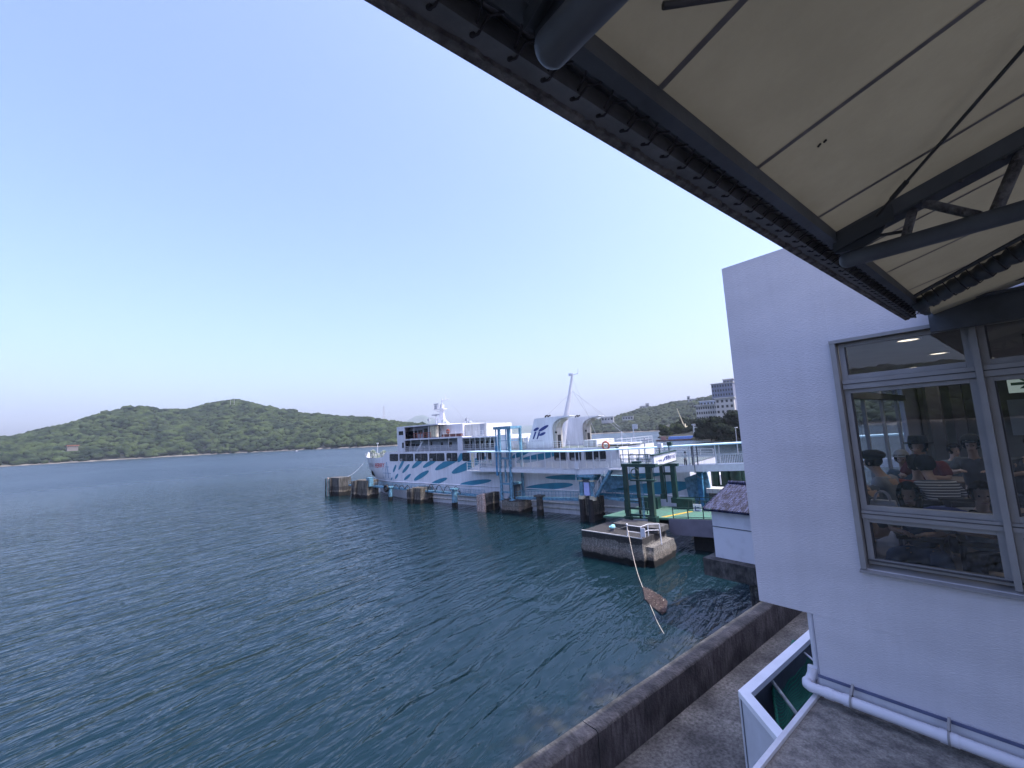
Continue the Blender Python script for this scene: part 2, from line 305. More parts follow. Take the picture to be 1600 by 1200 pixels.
def azel(px, py): d = ray(px, py); return math.atan2(d.x, d.y), d.z/math.hypot(d.x, d.y)
def interp(x, xs, ys): return float(np.interp(x, xs, ys))
def hill(name, prof, mt, forest=None, fmat=None, nr=26, step=.35, seed=0, rc=(4.5, 8.5), dens=1., back=300, side=None, shape=1.5, treeh=6, sub=2):
    """prof: (azimuth, tangent of the skyline's elevation, shore distance, ridge distance)"""
    prof = sorted(prof); az = [p[0] for p in prof]; a0, a1 = az[0], az[-1]; nc = int(math.degrees(a1-a0)/step)+2
    def P(i, j):
        a = a0+(a1-a0)*i/(nc-1); r0 = interp(a, az, [p[2] for p in prof]); r1 = interp(a, az, [p[3] for p in prof]); tan = interp(a, az, [p[1] for p in prof])
        r0 += 14*noise.noise(Vector((a*22+seed, 1.5, 0)))
        h1 = max(2, H + tan*r1 - treeh)
        t = j/(nr-1)*1.35
        if t <= 1:
            r = r0+(r1-r0)*t; z = h1*(1-(1-t)**shape)
            z *= 1 + .16*t*(1-t)*4*noise.noise(Vector((a*26+seed, t*3.0, 2)))
            z = min(z, (H+tan*r-treeh*1.05) if t > .25 else z)
            z = max(z, -1 + t*30)
        else:
            r = r1+back*(t-1)/.35; z = h1*(1-((t-1)/.35)**1.6)-1
        if j == 0: z = -1.
        return Vector((math.sin(a)*r, math.cos(a)*r, z))
    G = [[P(i, j) for j in range(nr)] for i in range(nc)]
    mb = MB(); mb.add([p for row in G for p in row], [(i*nr+j, (i+1)*nr+j, (i+1)*nr+j+1, i*nr+j+1) for i in range(nc-1) for j in range(nr-1)], 0, True)
    o = mb.build(name, mt); structure(o)
    # narrow shore of sand and rock
    mb = MB()
    sh = []
    for i in range(nc):
        p = G[i][0]; q = Vector((p.x, p.y, 0)); un = q.normalized(); wd = 6+5*noise.noise(Vector((i*.37, seed, 3)))
        sh.append([q-un*wd*1.2+Vector((0, 0, -.3)), q-un*wd*.3+Vector((0, 0, .9)), q+un*4+Vector((0, 0, 2.4)), q+un*12+Vector((0, 0, 1.))])
    mb.add([p for r in sh for p in r], [(i*4+j, (i+1)*4+j, (i+1)*4+j+1, i*4+j+1) for i in range(nc-1) for j in range(3)], 0, True)
    if forest: structure(mb.build('shore', M['sand']))
    if not forest: return G
    V0 = np.array(ICO[sub][0]); F0 = np.array(ICO[sub][1]); VS = []; 
    var = []
    for k in range(10):
        d = np.array([1+.38*noise.noise(Vector(v)*1.7+Vector((k*7, 0, 0)))+.22*noise.noise(Vector(v)*4.1+Vector((k*7, 3, 0))) for v in V0])
        var.append(V0*d[:, None]*np.array([1, 1, .72]))
    n = 0; VV = []; 
    lr = random.Random(seed+5)
    for i in range(nc-1):
        for j in range(0, nr-1):
            p, q, r_, s_ = G[i][j], G[i+1][j], G[i][j+1], G[i+1][j+1]
            if j/(nr-1)*1.35 > 1.12: continue
            area = (q-p).cross(r_-p).length; rad = (rc[0]+rc[1])/2
            k = area*dens/(math.pi*rad*rad*.42); k = int(k)+(lr.random() < k-int(k))
            for _ in range(k):
                a, b = lr.random(), lr.random(); c = p.lerp(q, a).lerp(r_.lerp(s_, a), b)
                if c.z < 1.5: continue
                rr = lr.uniform(*rc)*(1.0 if lr.random() > .07 else 1.35); v = var[lr.randrange(10)]; t = lr.uniform(0, 6.28); ct, st = math.cos(t), math.sin(t)
                x = v[:, 0]*ct-v[:, 1]*st; y = v[:, 0]*st+v[:, 1]*ct
                VV.append(np.stack([x*rr+c.x, y*rr+c.y, v[:, 2]*rr+c.z+rr*.35], 1)); n += 1
    VV = np.concatenate(VV); FF = (F0[None]+(np.arange(n)*len(V0))[:, None, None]).reshape(-1, 3)
    me = bpy.data.meshes.new(forest); me.vertices.add(len(VV)); me.vertices.foreach_set('co', VV.astype(np.float32).ravel())
    me.loops.add(FF.size); me.loops.foreach_set('vertex_index', FF.astype(np.int32).ravel()); me.polygons.add(len(FF))
    me.polygons.foreach_set('loop_start', np.arange(0, FF.size, 3, dtype=np.int32)); me.polygons.foreach_set('loop_total', np.full(len(FF), 3, np.int32))
    me.update(calc_edges=True); me.materials.append(fmat or M['forest']); o = bpy.data.objects.new(forest, me); C.objects.link(o); o['kind'] = 'stuff'
    o['label'] = 'dense green woodland covering the hill across the bay'
    return G
SHL = ([0, 160, 320, 480, 560, 636, 760], [729.5, 720, 710.5, 702.5, 699.5, 696, 690])
def shore(px): p = onZ(px, interp(px, *SHL), 0); return math.hypot(p.x, p.y)
pl = [(0, 684, 300), (30, 681, 300), (60, 672, 300), (110, 662, 320), (160, 646, 310), (200, 637, 280), (225, 635, 270), (250, 640, 300), (290, 641, 360), (320, 632, 380), (345, 627, 390), (370, 625, 390), (400, 632, 390), (440, 640, 380), (480, 647, 370), (520, 650, 360), (560, 653, 350), (600, 657, 350), (640, 662, 350), (700, 668, 350), (760, 679, 350)]
pl = [(x, y, shore(x), shore(x)+d) for x, y, d in pl]
prof = [(*azel(x, y), a, b) for x, y, a, b in pl]
ext = [(-100, .06, 760, 1200), (-90, .075, 760, 1200), (-78, .085, 780, 1200), (-65, .07, 780, 1200), (-50, .05, 780, 1200), (-35, .03, 780, 1150), (-25, .035, 780, 1130), (-18, .034, 780, 1100)]
prof = [(R_(a), t, r0, r1) for a, t, r0, r1 in ext] + prof
GL = hill('hill', prof, M['earth'], 'woodland', M['forest'], seed=1, rc=(5.0, 10.5), dens=.95)
pr_ = [(880, 668, 950, 1300), (924, 658, 930, 1250), (960, 652, 920, 1230), (990, 642, 900, 1220), (1010, 637, 900, 1220), (1025, 635, 880, 1200), (1050, 629, 860, 1180), (1075, 625, 840, 1150), (1100, 621, 800, 1120), (1125, 618, 760, 1100), (1160, 612, 700, 1050), (1250, 600, 620, 950), (1400, 585, 520, 850), (1600, 575, 450, 700)]
pr_ = [(x, y, c*1.25, d*1.25) for x, y, c, d in pr_]
GR = hill('far_hill', [(*azel(x, y), a, b) for x, y, a, b in pr_], M['earth'], 'far_woodland', M['forest_far'], seed=9, rc=(4.5, 8.5), dens=.8)
# pale mountains far beyond the ferry
mt = [(600, 672, 7400, 8600), (625, 664, 7400, 8600), (640, 655, 7400, 8600), (650, 650, 7400, 8600), (662, 648.5, 7400, 8600), (672, 653, 7400, 8600), (685, 656, 7400, 8600), (700, 662, 7400, 8600), (725, 665, 7400, 8600), (760, 669, 7400, 8600), (800, 666, 7400, 8600), (840, 664, 7400, 8600), (880, 666, 7400, 8600), (930, 664, 7400, 8600)]
hill('distant_mountain', [(*azel(x, y), a, b) for x, y, a, b in mt], M['mount'], None, step=.25, seed=4, back=1500, treeh=0)

# ------------------------------------------------------------------ single trees
def make_tree(name, label, base, h, rad, mt, n=1400, leaf=.5, seed=0, group=None, flat=.75, trunk=.3):
    t = thing(name, label, 'tree', tuple(base), group=group); lr = random.Random(seed); b = Vector(base)
    tr = MB(); tr.tube([b-Vector((0, 0, 1)), b+Vector((.1*h*.2, 0, h*.3)), b+Vector((0, .03*h, h*.75))], .035*h, 8, r2=.012*h)
    blobs = []
    for i in range(9):
        a = lr.uniform(0, 6.28); q = lr.uniform(.15, .68)*rad; z = lr.uniform(trunk+.12, .86)*h
        c = b+Vector((math.cos(a)*q, math.sin(a)*q, z)); blobs.append((c, rad*lr.uniform(.34, .55)))
        tr.tube([b+Vector((0, 0, h*lr.uniform(.2, .45))), (b+c)/2+Vector((0, 0, h*.15)), c], .016*h, 5, r2=.004*h)
    tr.build('trunk', M['bark'], t)
    cr = MB()
    for i in range(n):
        c, r = blobs[lr.randrange(9)]; d = Vector((lr.gauss(0, 1), lr.gauss(0, 1), lr.gauss(0, 1))).normalized()
        p = c + Vector((d.x, d.y, d.z*flat))*r*(lr.uniform(.55, 1.08)); 
        if p.z < b.z+h*.08: continue
        s = leaf*lr.uniform(.6, 1.4); a = (d+Vector((lr.uniform(-.7, .7), lr.uniform(-.7, .7), lr.uniform(-.2, .9)))).normalized().orthogonal().normalized(); a2 = d.cross(a).normalized()
        cr.add([p-a*s, p-a2*s*.7, p+a*s, p+a2*s*.7+d*s*.3], [(0, 1, 2, 3)])
    cr.build('crown', mt, t); return t
# big dark trees on the shore below the white hotel
for k, (px, py, top, dist, rad, lab) in enumerate([
    (1112, 690, 651, 235, 8.0, 'round dark green tree on the shore below the white hotel, left of its pair'),
    (1143, 690, 645, 225, 8.5, 'tall dark green tree on the shore against the edge of the white building'),
    (1128, 691, 660, 215, 5.5, 'low dark green tree filling the gap between the two big shore trees'),
    (1172, 690, 640, 225, 8.0, 'dark green shore tree reaching behind the white building')]):
    dist *= 1.33; rad *= 1.33; b = far(px, py, dist); b.z = 1.2; tp = far(px, top, dist)
    make_tree('shore_tree', lab, b, tp.z-b.z, rad, M['leaf_dark'], n=4200, leaf=.95, seed=20+k, trunk=.05)
# headland
mb = MB()
hd = [(1030, 683, 345), (1045, 684, 330), (1065, 687, 300), (1090, 690, 260), (1120, 692, 240), (1180, 694, 220)]
fr = [Vector((onZ(x, y, 0).x, onZ(x, y, 0).y, 0)) for x, y, d in hd]
fr = [Vector((far(x, y, d*1.33).x, far(x, y, d*1.33).y, 0)) for x, y, d in hd]
rows = []
for i, p in enumerate(fr):
    un = p.normalized(); k = .3 if i == 0 else 1
    rows.append([p-un*3+Vector((0, 0, -1)), p+Vector((0, 0, 1.3*k+.5)), p+un*12+Vector((0, 0, 2.6*k)), p+un*55*k+Vector((0, 0, 5*k)), p+un*170*k+Vector((0, 0, 14*k)), p+un*200*k+Vector((0, 0, -2))])
mb.add([p for r in rows for p in r], [(i*6+j, (i+1)*6+j, (i+1)*6+j+1, i*6+j+1) for i in range(len(rows)-1) for j in range(5)], 0, True)
structure(mb.build('headland', mat('headland_ground', (.035, .032, .02), 1, .3, .2, col2=(.014, .02, .009))))
mb = MB(); lr = random.Random(3)
for i in range(60):
    t = lr.random()*2.2; k = int(t); p = fr[k].lerp(fr[k+1], t-k); mb.ico(p+Vector((lr.uniform(-2, 2), lr.uniform(-2, 2), .1)), lr.uniform(.7, 1.8), 1, nz=.5, smooth=False)
o = mb.build('shore_rocks', mat('brown_rock', (.07, .055, .05), 1, .3, .6)); structure(o)
hl = [(1036, 679, 663, 345, 4.5), (1046, 681, 662, 345, 4.5), (1055, 681, 665, 340, 5), (1066, 683, 660, 335, 5.5), (1077, 683, 662, 325, 5), (1086, 684, 660, 330, 5.5), (1050, 672, 655, 380, 6), (1070, 670, 651, 385, 7), (1088, 668, 648, 390, 7), (1096, 684, 668, 290, 4)]
hlab = ['leftmost low tree at the tip of the headland', 'low tree second from the headland tip', 'bushy tree on the headland left of the crane foot', 'rounded tree on the headland above the blue barge', 'tree on the headland by the small white house', 'tree between the small white house and the barge', 'paler tree behind the headland tip', 'tree at the foot of the crane', 'tree left below the white hotel', 'small tree right of the small white house']
for k, (px, py, top, dist, rad) in enumerate(hl):
    dist *= 1.33; rad *= 1.33; b = far(px, py, dist); b.z = 2.; tp = far(px, top, dist)
    make_tree('headland_tree', hlab[k], b, max(5, tp.z-b.z), rad, M['leaf'] if k < 7 else M['leaf_dark'], n=1700, leaf=.9, seed=50+k, group='trees on the headland', trunk=-.05)

# ================================================================== FAR BUILDINGS
def facing(px, py, d, turn=0.):
    P = far(px, py, d); a = math.atan2(P.x, P.y); return P, -a + R_(turn)
def block(name, label, cat, px, pybase, pytop, dist, wpx, depth, floors, cols, wallm, turn=0, roof=True, roofm=None, group=None, win=True, basez=None, wh=.5, ww=.62, eave=.8, roofh=.9):
    P = far(px, pybase, dist); T = far(px, pytop, dist); a = math.atan2(P.x, P.y); wd = wpx/FPX*dist*math.cos(a-YAW)/math.cos(R_(turn))
    # pixel width is measured on the image plane; away from the axis it stretches by 1/cos^2
    z0 = P.z if basez is None else basez; h = T.z-z0
    t = bpy.data.objects.new(name, None); C.objects.link(t); t.location = (P.x, P.y, z0); t.rotation_euler = (0, 0, -a+R_(turn)); t['label'] = label; t['category'] = cat
    if group: t['group'] = group
    ORG[t.name] = ((0, 0, 0), False)
    mb = MB(); mb.box(-wd/2, wd/2, 0, depth, -6, h); mb.build('wall', wallm, t)
    if roof:
        mb = MB(); mb.box(-wd/2-eave, wd/2+eave, -eave, depth+eave, h+.003, h+roofh); mb.build('roof', roofm or M['white'], t)
    if win:
        fh = h/floors; cw = wd/cols
        for f in range(floors):
            for c in range(cols):
                mb = MB(); x = -wd/2+cw*(c+.5); z = fh*(f+.5); mb.box(x-cw*ww/2, x+cw*ww/2, -.06, .2, z-fh*wh/2, z+fh*wh/2); mb.build('window', M['glass_dark'], t)
    return t
hotelwall = mat('hotel_cream_wall', (.42, .41, .38), .8, .05, .2); towerwall = mat('hotel_grey_wall', (.16, .18, .24), .8, .05, .2)
block('hotel', 'long white four storey hotel wing with rows of windows above the dark trees', 'hotel', 1108, 664, 633, 420, 33, 16, 4, 10, hotelwall, turn=-12, roofm=hotelwall)
block('hotel_block', 'pale hotel block with a dark glazed stair strip right of the long white wing', 'hotel', 1136, 664, 622, 405, 26, 18, 5, 4, hotelwall, turn=-4, roofm=hotelwall, ww=.5)
block('hotel_tower', 'tall grey hotel tower rising behind the white hotel on the right', 'hotel', 1131, 634, 599, 560, 30, 22, 5, 8, towerwall, turn=-14, roofm=hotelwall, ww=.5)
block('rooftop_house', 'boxy plant house on top of the grey hotel tower', 'rooftop house', 1138, 602, 593, 566, 14, 10, 1, 3, towerwall, turn=-14, roofm=hotelwall)
block('hotel_annex', 'small pale blue roofed block behind the left end of the white hotel', 'building', 1107, 634, 627, 520, 24, 12, 1, 5, mat('pale_blue_wall', (.45, .50, .60), .7), turn=-8)
block('small_house', 'small white house with a pale roof among the trees beside the crane', 'house', 1090, 674, 664, 400, 12, 8, 2, 1, mat('white_house_wall', (.62, .61, .58), .8, .04, .3), turn=-15, ww=.7, wh=.25)
hw = mat('hillside_house_wall', (.30, .31, .32), .8, .05, .1); tile = mat('red_tile_roof', (.22, .09, .06), .8, .1, .5)
for k, (px, b, tp, d, wp, lab) in enumerate([(949, 658, 653, 1290, 18, 'pale villa row on the ridge just right of the aft funnel'), (981, 656, 652, 1275, 16, 'pale villa row lower on the far hill'), (1006, 640, 636, 1500, 12, 'white house on the crest of the far hill'), (1012, 638, 632, 1500, 5, 'small tower house on the crest of the far hill'), (1084, 629, 625, 1370, 14, 'long pale building high on the far hill left of the hotel'), (1076, 626, 621, 1430, 4, 'slim lookout standing on the far ridge'), (1068, 636, 633, 1350, 18, 'thin pale roofed hall below the far ridge')]):
    block('hillside_house', lab, 'house', px, b, tp-1.5, d, wp, 10, 1, max(1, wp//4), hw, turn=(k*37) % 30-15, group='houses on the far hill', roofm=hw)
for k, (px, b, tp, d, wp, lab) in enumerate([(568, 697, 691.5, 0, 13, 'low grey shed on the shore left of the ferry bow'), (583, 696.5, 691.5, 0, 12, 'low brown roofed hut on the shore above the ferry bow'), (599, 695.5, 690.5, 0, 16, 'pale huts on the shore beside the ferry bridge'), (616, 695, 690, 0, 10, 'small shed on the shore against the ferry bridge')]):
    d = shore(px)+28; block('shore_hut', lab, 'hut', px, b, tp, d, wp, 8, 1, 4, hw, group='huts on the far shore', roofm=mat('hut_roof', (.10, .08, .07), .9), basez=1.8, ww=.5)
block('red_roofed_house', 'red roofed house half hidden in the woodland on the left hill', 'house', 114, 698.3, 696.9, 925, 12, 10, 1, 5, mat('dull_house_wall', (.16, .15, .14), .9), roofm=tile, turn=10, roofh=1.6)
# town that only shows as a reflection in the restaurant window
for k in range(6):
    a = R_(-88+k*4.2); d = 815+18*(k % 3); P = Vector((math.sin(a)*d, math.cos(a)*d, 4))
    t = bpy.data.objects.new('waterfront_building', None); C.objects.link(t); t.location = P; t.rotation_euler = (0, 0, -a); t['label'] = 'pale waterfront building seen only reflected in the restaurant window'; t['category'] = 'building'; t['group'] = 'reflected waterfront buildings'
    ORG[t.name] = ((0, 0, 0), False); h = 12+(k*7 % 5)*4; wd = 16+(k*5 % 4)*5
    MB().box(-wd/2, wd/2, 0, 14, -5, h).build('wall', hotelwall, t)
    for f in range(3): MB().box(-wd/2+1, wd/2-1, -.1, .1, 2+f*h/3.4, 4+f*h/3.4).build('window', M['glass_dark'], t)

# pylon, masts, crane, barge, boats
def lattice(t, b, h, w0, w1, mt, name='lattice', n=7, r=.16):
    mb = MB(); b = Vector(b)
    for sx, sy in ((-1, -1), (1, -1), (1, 1), (-1, 1)):
        mb.beam(b+Vector((sx*w0, sy*w0, 0)), b+Vector((sx*w1, sy*w1, h)), r)
    for i in range(n):
        f0, f1 = i/n, (i+1)/n
        for (ax, ay), (bx, by) in (((-1, -1), (1, -1)), ((1, -1), (1, 1)), ((1, 1), (-1, 1)), ((-1, 1), (-1, -1))):
            wa, wb = w0+(w1-w0)*f0, w0+(w1-w0)*f1
            mb.beam(b+Vector((ax*wa, ay*wa, h*f0)), b+Vector((bx*wb, by*wb, h*f1)), r*.6); mb.beam(b+Vector((bx*wa, by*wa, h*f0)), b+Vector((ax*wb, ay*wb, h*f1)), r*.6)
    return mb.build(name, mt, t)
gal = mat('galvanised_steel', (.42, .44, .48), .5)
P = far(600, 658, 1330); tp = far(600, 634, 1330); t = thing('pylon', 'slender lattice power pylon on the ridge left of the ferry', 'pylon', tuple(P)); lattice(t, P-Vector((0, 0, 6)), tp.z-P.z+6, 3.2, .5, gal, r=.35)
mb = MB()
for k, f in enumerate((.6, .75, .9)): mb.beam(P+Vector((-4.5, 0, (tp.z-P.z)*f)), P+Vector((4.5, 0, (tp.z-P.z)*f)), .35)
mb.build('crossarm', gal, t)
for px, tpy, lab in ((360, 619, 'left thin radio mast on the summit of the left hill'), (366, 617, 'right thin radio mast on the summit of the left hill')):
    P = far(px, 628, 1450); T = far(px, tpy, 1450); t = thing('radio_mast', lab, 'mast', tuple(P), group='radio masts on the summit')
    MB().tube([P-Vector((0, 0, 8)), T], .45, 6, r2=.25).build('mast', gal, t); MB().box(T.x-.8, T.x+.8, T.y-.3, T.y+.3, T.z-3, T.z-1).build('antenna', gal, t)
# crane on the headland
cb = far(1070, 668, 480); ct = far(1057.5, 638, 480); t = thing('crane', 'tall pale yellow lattice crane leaning over the headland trees', 'crane', tuple(cb))
cy = mat('crane_paint', (.58, .52, .36), .6, .1, .5)
mb = MB(); d = (ct-cb); sx = d.normalized().cross(Vector((0, 0, 1))).normalized()*.7
for s in (-1, 1):
    for q in (-1, 1): mb.beam(cb+sx*s+Vector((0, q*.6, 0)), ct+sx*s*.3, .28)
for i in range(14):
    a, b = cb.lerp(ct, i/14), cb.lerp(ct, (i+1)/14); mb.beam(a+sx*(1-i/20), b-sx*(1-i/20), .2); mb.beam(a-sx*(1-i/20), b+sx*(1-i/20), .2)
mb.build('boom', cy, t); mb = MB(); mb.box(cb.x-2.4, cb.x+2.6, cb.y-2, cb.y+2, cb.z-5, cb.z+1.5); mb.box(cb.x-1, cb.x+1, cb.y-1, cb.y+1, cb.z+1.5, cb.z+4); mb.build('cab', cy, t)
mb = MB(); mb.tube([ct, ct+Vector((3.5, 1, -9))], .09, 5); mb.build('cable', gal, t)
# barge
bp = onZ(1071, 688, 0); bd = math.hypot(onZ(1071, 688, 0).x, onZ(1071, 688, 0).y); print('barge', bd); bp = Vector((far(1071, 688, bd).x, far(1071, 688, bd).y, 0))
t = bpy.data.objects.new('barge', None); C.objects.link(t); t.location = bp; t.scale = (1.3,)*3; t.rotation_euler = (0, 0, -math.atan2(bp.x, bp.y)+R_(4)); t['label'] = 'long blue covered barge moored below the headland'; t['category'] = 'barge'; ORG[t.name] = ((0, 0, 0), False)
mb = MB(); L_ = 15.5; mb.prism([(-L_, 0, -.5), (L_, 0, -.5), (L_+1.6, 0, .8), (-L_-1.8, 0, .9)], (0, 0, 0), (0, 5, 0)); mb.build('hull', mat('rusty_hull', (.10, .06, .06), .8, .3, .5), t)
mb = MB(); mb.prism([(-9.5, .4, .9), (11.5, .4, .9), (11.2, .4, 2.5), (-9.2, .4, 2.5)], (0, 0, 0), (0, 4, 0)); mb.build('tarpaulin', mat('blue_tarpaulin', (.10, .20, .50), .7, .1, .8), t)
mb = MB(); mb.box(-13.8, -11, 1, 4, .9, 2.6); mb.build('deckhouse', mat('barge_house', (.22, .12, .12), .8), t)
# small boat out in the channel
def small_boat(px, py, dist, ln, lab, turn, cabin=True):
    P = far(px, py, dist); t = bpy.data.objects.new('small_boat', None); C.objects.link(t); t.location = (P.x, P.y, 0); t.rotation_euler = (0, 0, -math.atan2(P.x, P.y)+R_(turn)); t['label'] = lab; t['category'] = 'boat'; ORG[t.name] = ((0, 0, 0), False)
    mb = MB(); rows = []
    for i in range(7):
        u_ = i/6; x = -ln/2+ln*u_; wdt = ln*.13*(1-max(0, u_-.45)**2*3.1); sh = .7+.7*u_*u_
        rows.append([(x, -wdt, sh), (x, -wdt*.7, 0), (x, 0, -.3), (x, wdt*.7, 0), (x, wdt, sh)])
    mb.add([p for r in rows for p in r], [(i*5+j, i*5+j+1, (i+1)*5+j+1, (i+1)*5+j) for i in range(6) for j in range(4)]+[(0, 4, 3, 2, 1)]+[(i*5, (i+1)*5, (i+1)*5+4, i*5+4) for i in range(6)], 0)
    mb.build('hull', mat('boat_hull', (.30, .33, .42), .5), t)
    if cabin: MB().box(-ln*.2, ln*.05, -ln*.07, ln*.07, .8, 2.3).build('cabin', M['white'], t)
    MB().tube([(-ln*.4, 0, 1), (-ln*.43, 0, 3.2)], .08, 5).build('mast', M['white'], t)
small_boat(1010, 683, 400, 9, 'small dark fishing boat alone in the channel behind the ferry', 5)
small_boat(463, 706, 900, 9, 'small motor boat running along the far beach with a white wake', 175)

# ================================================================== FERRY
BE = 6.5
def stem(z): return float(np.interp(z, [-1.5, 0, 3.3, 5.6, 8, 9.4], [6.3, 5.4, 3.0, .8, .3, 0]))
def hb(x, z):
    L = float(np.interp(z, [-1.5, 0, 4, 9], [30, 26, 19, 15])); t = max(0, min(1, (x-stem(z))/L)); b = BE*(1-(1-t)**2.1)
    return max(.06, b)
def sheer(x): return float(np.interp(x, [0, .8, 2, 5, 13.5, 16.0, 17.2, 70.8, 71.6, 80.5], [9.35, 8.9, 8.45, 8.25, 8.25, 8.5, 9.5, 9.5, 7.3, 7.3]))
def hy(x, z): return BE-hb(x, z)
def onhull(px, py, off=.02):
    ly = 0
    for _ in range(12):
        x, z = PN(px, py, ly); ly = .5*ly+.5*hy(x, z)
    return (x, ly-off, z)
ST = 80.2
ferry = thing('ferry', 'white car ferry with teal leaf shapes on its hull moored along the pier', 'ferry', (0, 0, 0), True)
mb = MB(); nx, nz_ = 150, 22; g = []
for i in range(nx):
    s = (i/(nx-1))**1.5; row = []
    for j in range(nz_):
        v = j/(nz_-1); xx = s*ST; top = sheer(max(xx, 0)); z = -1.2+(top+1.2)*v; x = stem(z)+(ST-stem(z))*s
        row.append((x, z))
    g.append(row)
vs = [(x, hy(x, z), z) for r in g for x, z in r]; k = len(vs); vs += [(x, 2*BE-hy(x, z), z) for r in g for x, z in r]
fs = [(i*nz_+j, (i+1)*nz_+j, (i+1)*nz_+j+1, i*nz_+j+1) for i in range(nx-1) for j in range(nz_-1)]
mb.add(vs, fs+[tuple(k+q for q in f)[::-1] for f in fs], 0, True)
mb.add(vs, [(j, j+1, k+j+1, k+j) for j in range(nz_-1)], 0, True)
# stern bulkhead, fore deck, main deck
mb.box(ST-.3, ST, .2, 12.8, -1, 7.2); mb.box(71.0, 71.2, .2, 12.8, 7.0, 9.48)
mb.add([(x, hy(x, 7.3)+.02, 7.3) for x in (1.2, 3, 5, 8, 11, 14, 17.5)]+[(x, 2*BE-hy(x, 7.3)-.02, 7.3) for x in (17.5, 14, 11, 8, 5, 3, 1.2)], [tuple(range(14))])
mb.add([(16.6, .05, 9.5), (71.2, .05, 9.5), (71.2, 12.95, 9.5), (16.6, 12.95, 9.5)], [(0, 1, 2, 3)], 6); mb.add([(71, .05, 7.2), (ST, .05, 7.2), (ST, 12.95, 7.2), (71, 12.95, 7.2)], [(0, 1, 2, 3)], 6)
mb.quad((16.6, .3, 7), (16.6, 12.7, 7), (16.6, 12.7, 9.5), (16.6, .3, 9.5))
# rubbing strakes low on the hull
for z, r in ((3.35, .09), (1.5, .16), (.75, .16)):
    pts = [(x, hy(x, z)-.05, z) for x in np.linspace(stem(z)+.6 if z > 3 else 24, ST, 60)]
    mb.tube(pts, r, 6, 2 if z < 3 else 0)
# teal leaves: centre, half length, half width, angle, in photo measurements turned into metres on the plating
def leaf(mb, x0, y0, x1, y1, wpx, mi=1, clip=None, off=.025):
    a = Vector((x0, y0)); b = Vector((x1, y1)); c = (a+b)/2; L = (b-a).length/2; d = (b-a).normalized(); n = Vector((-d.y, d.x)); rings = []
    for r in (0.001, .25, .5, .75, 1):
        row = []
        for i in range(40):
            t = 2*math.pi*i/40; q = c+d*(L*r*math.cos(t))+n*(wpx/2*r*math.sin(t)*(1-.28*math.cos(t)*0))
            qx, qy = q.x, q.y
            if clip: qy = max(clip, qy)
            row.append(onhull(qx, qy, off))
        rings.append(row)
    mb.add([p for r in rings for p in r], [(i*40+j, i*40+(j+1) % 40, (i+1)*40+(j+1) % 40, (i+1)*40+j) for i in range(4) for j in range(40)][::1], mi)
for L in [(614.5, 738, 619, 726, 3.2, None), (623, 734, 632, 717, 4.8, 720.2), (629, 739, 640, 725, 5.4, None), (644, 731.5, 662, 716, 8, 720.2), (661, 730.5, 684, 716, 8, 720.4),
          (680, 734, 726, 709, 12, 720.6), (706, 739, 760, 714, 14.5, None), (617.5, 748.5, 622, 740, 3.2, None), (631.5, 750, 642, 740.5, 5, None), (647, 750.5, 670, 735.5, 8.5, None),
          (673, 757, 699, 747, 8, None), (719, 757, 768, 750.5, 9, None), (611, 750, 613, 746, 2, None),
          (716, 722, 726, 704, 9, 708), (820, 763, 895.5, 757, 12.5, None), (806, 722, 872, 708, 13, 706), (852, 746, 975, 745, 11, None), (800, 715, 830, 702, 10, 706)]:
    leaf(mb, *L[:4], L[4]*(.82 if L[4] > 4 else 1), clip=L[5])
leaf(mb, 935, 775, 1082, 757, 22)
leaf(mb, 948, 750, 1060, 734, 11)
fx = lambda px0, px1, py0, py1: (lambda a, b: (lambda u, v: onhull(px0+(px1-px0)*u, py0+(py1-py0)*v, .03)))(0, 0)
add_text(mb, 'FERRY', 0, 0, 1, 1, lambda u, v: onhull(586+15*u, 731.0-1.2*u-6.6*v, .04), 3, bold=.02)
add_text(mb, 'ISEWAN', 0, 0, 1, 1, lambda u, v: onhull(576.8+7.2*u, 729.6+0.6*u-6.2*v, .04), 4, bold=.015)
# draught frame lines and seams near the bow
for pts in ([(603, 732), (603, 746)], [(598.5, 731), (599, 747)], [(604, 722), (606, 736), (607.5, 747)], [(599, 739), (611, 739.5)], [(602, 729.5), (608, 729.5)]):
    P = [onhull(*pts[0], .04)]+[onhull(*p, .04) for p in pts[1:]]; mb.tube(P, .05, 5, 5)
mb.build('hull', [M['white'], M['teal'], M['stained_white'], M['red_text'], M['grey_text'], M['blue_deep'], mat('deck_green_grey', (.10, .13, .12), .8, .2, .8)], ferry)
# black patch with a short bar on the bow plating
mb = MB(); a = [onhull(*p, .05) for p in ((580.5, 734), (583, 738), (586, 744.5), (583.5, 744.5), (582, 740))]; mb.add(a, [tuple(range(5))]); mb.tube([onhull(582.5, 737, .25), onhull(584, 742, .25)], .18, 6); mb.build('bow_dark_patch', M['black'], ferry)
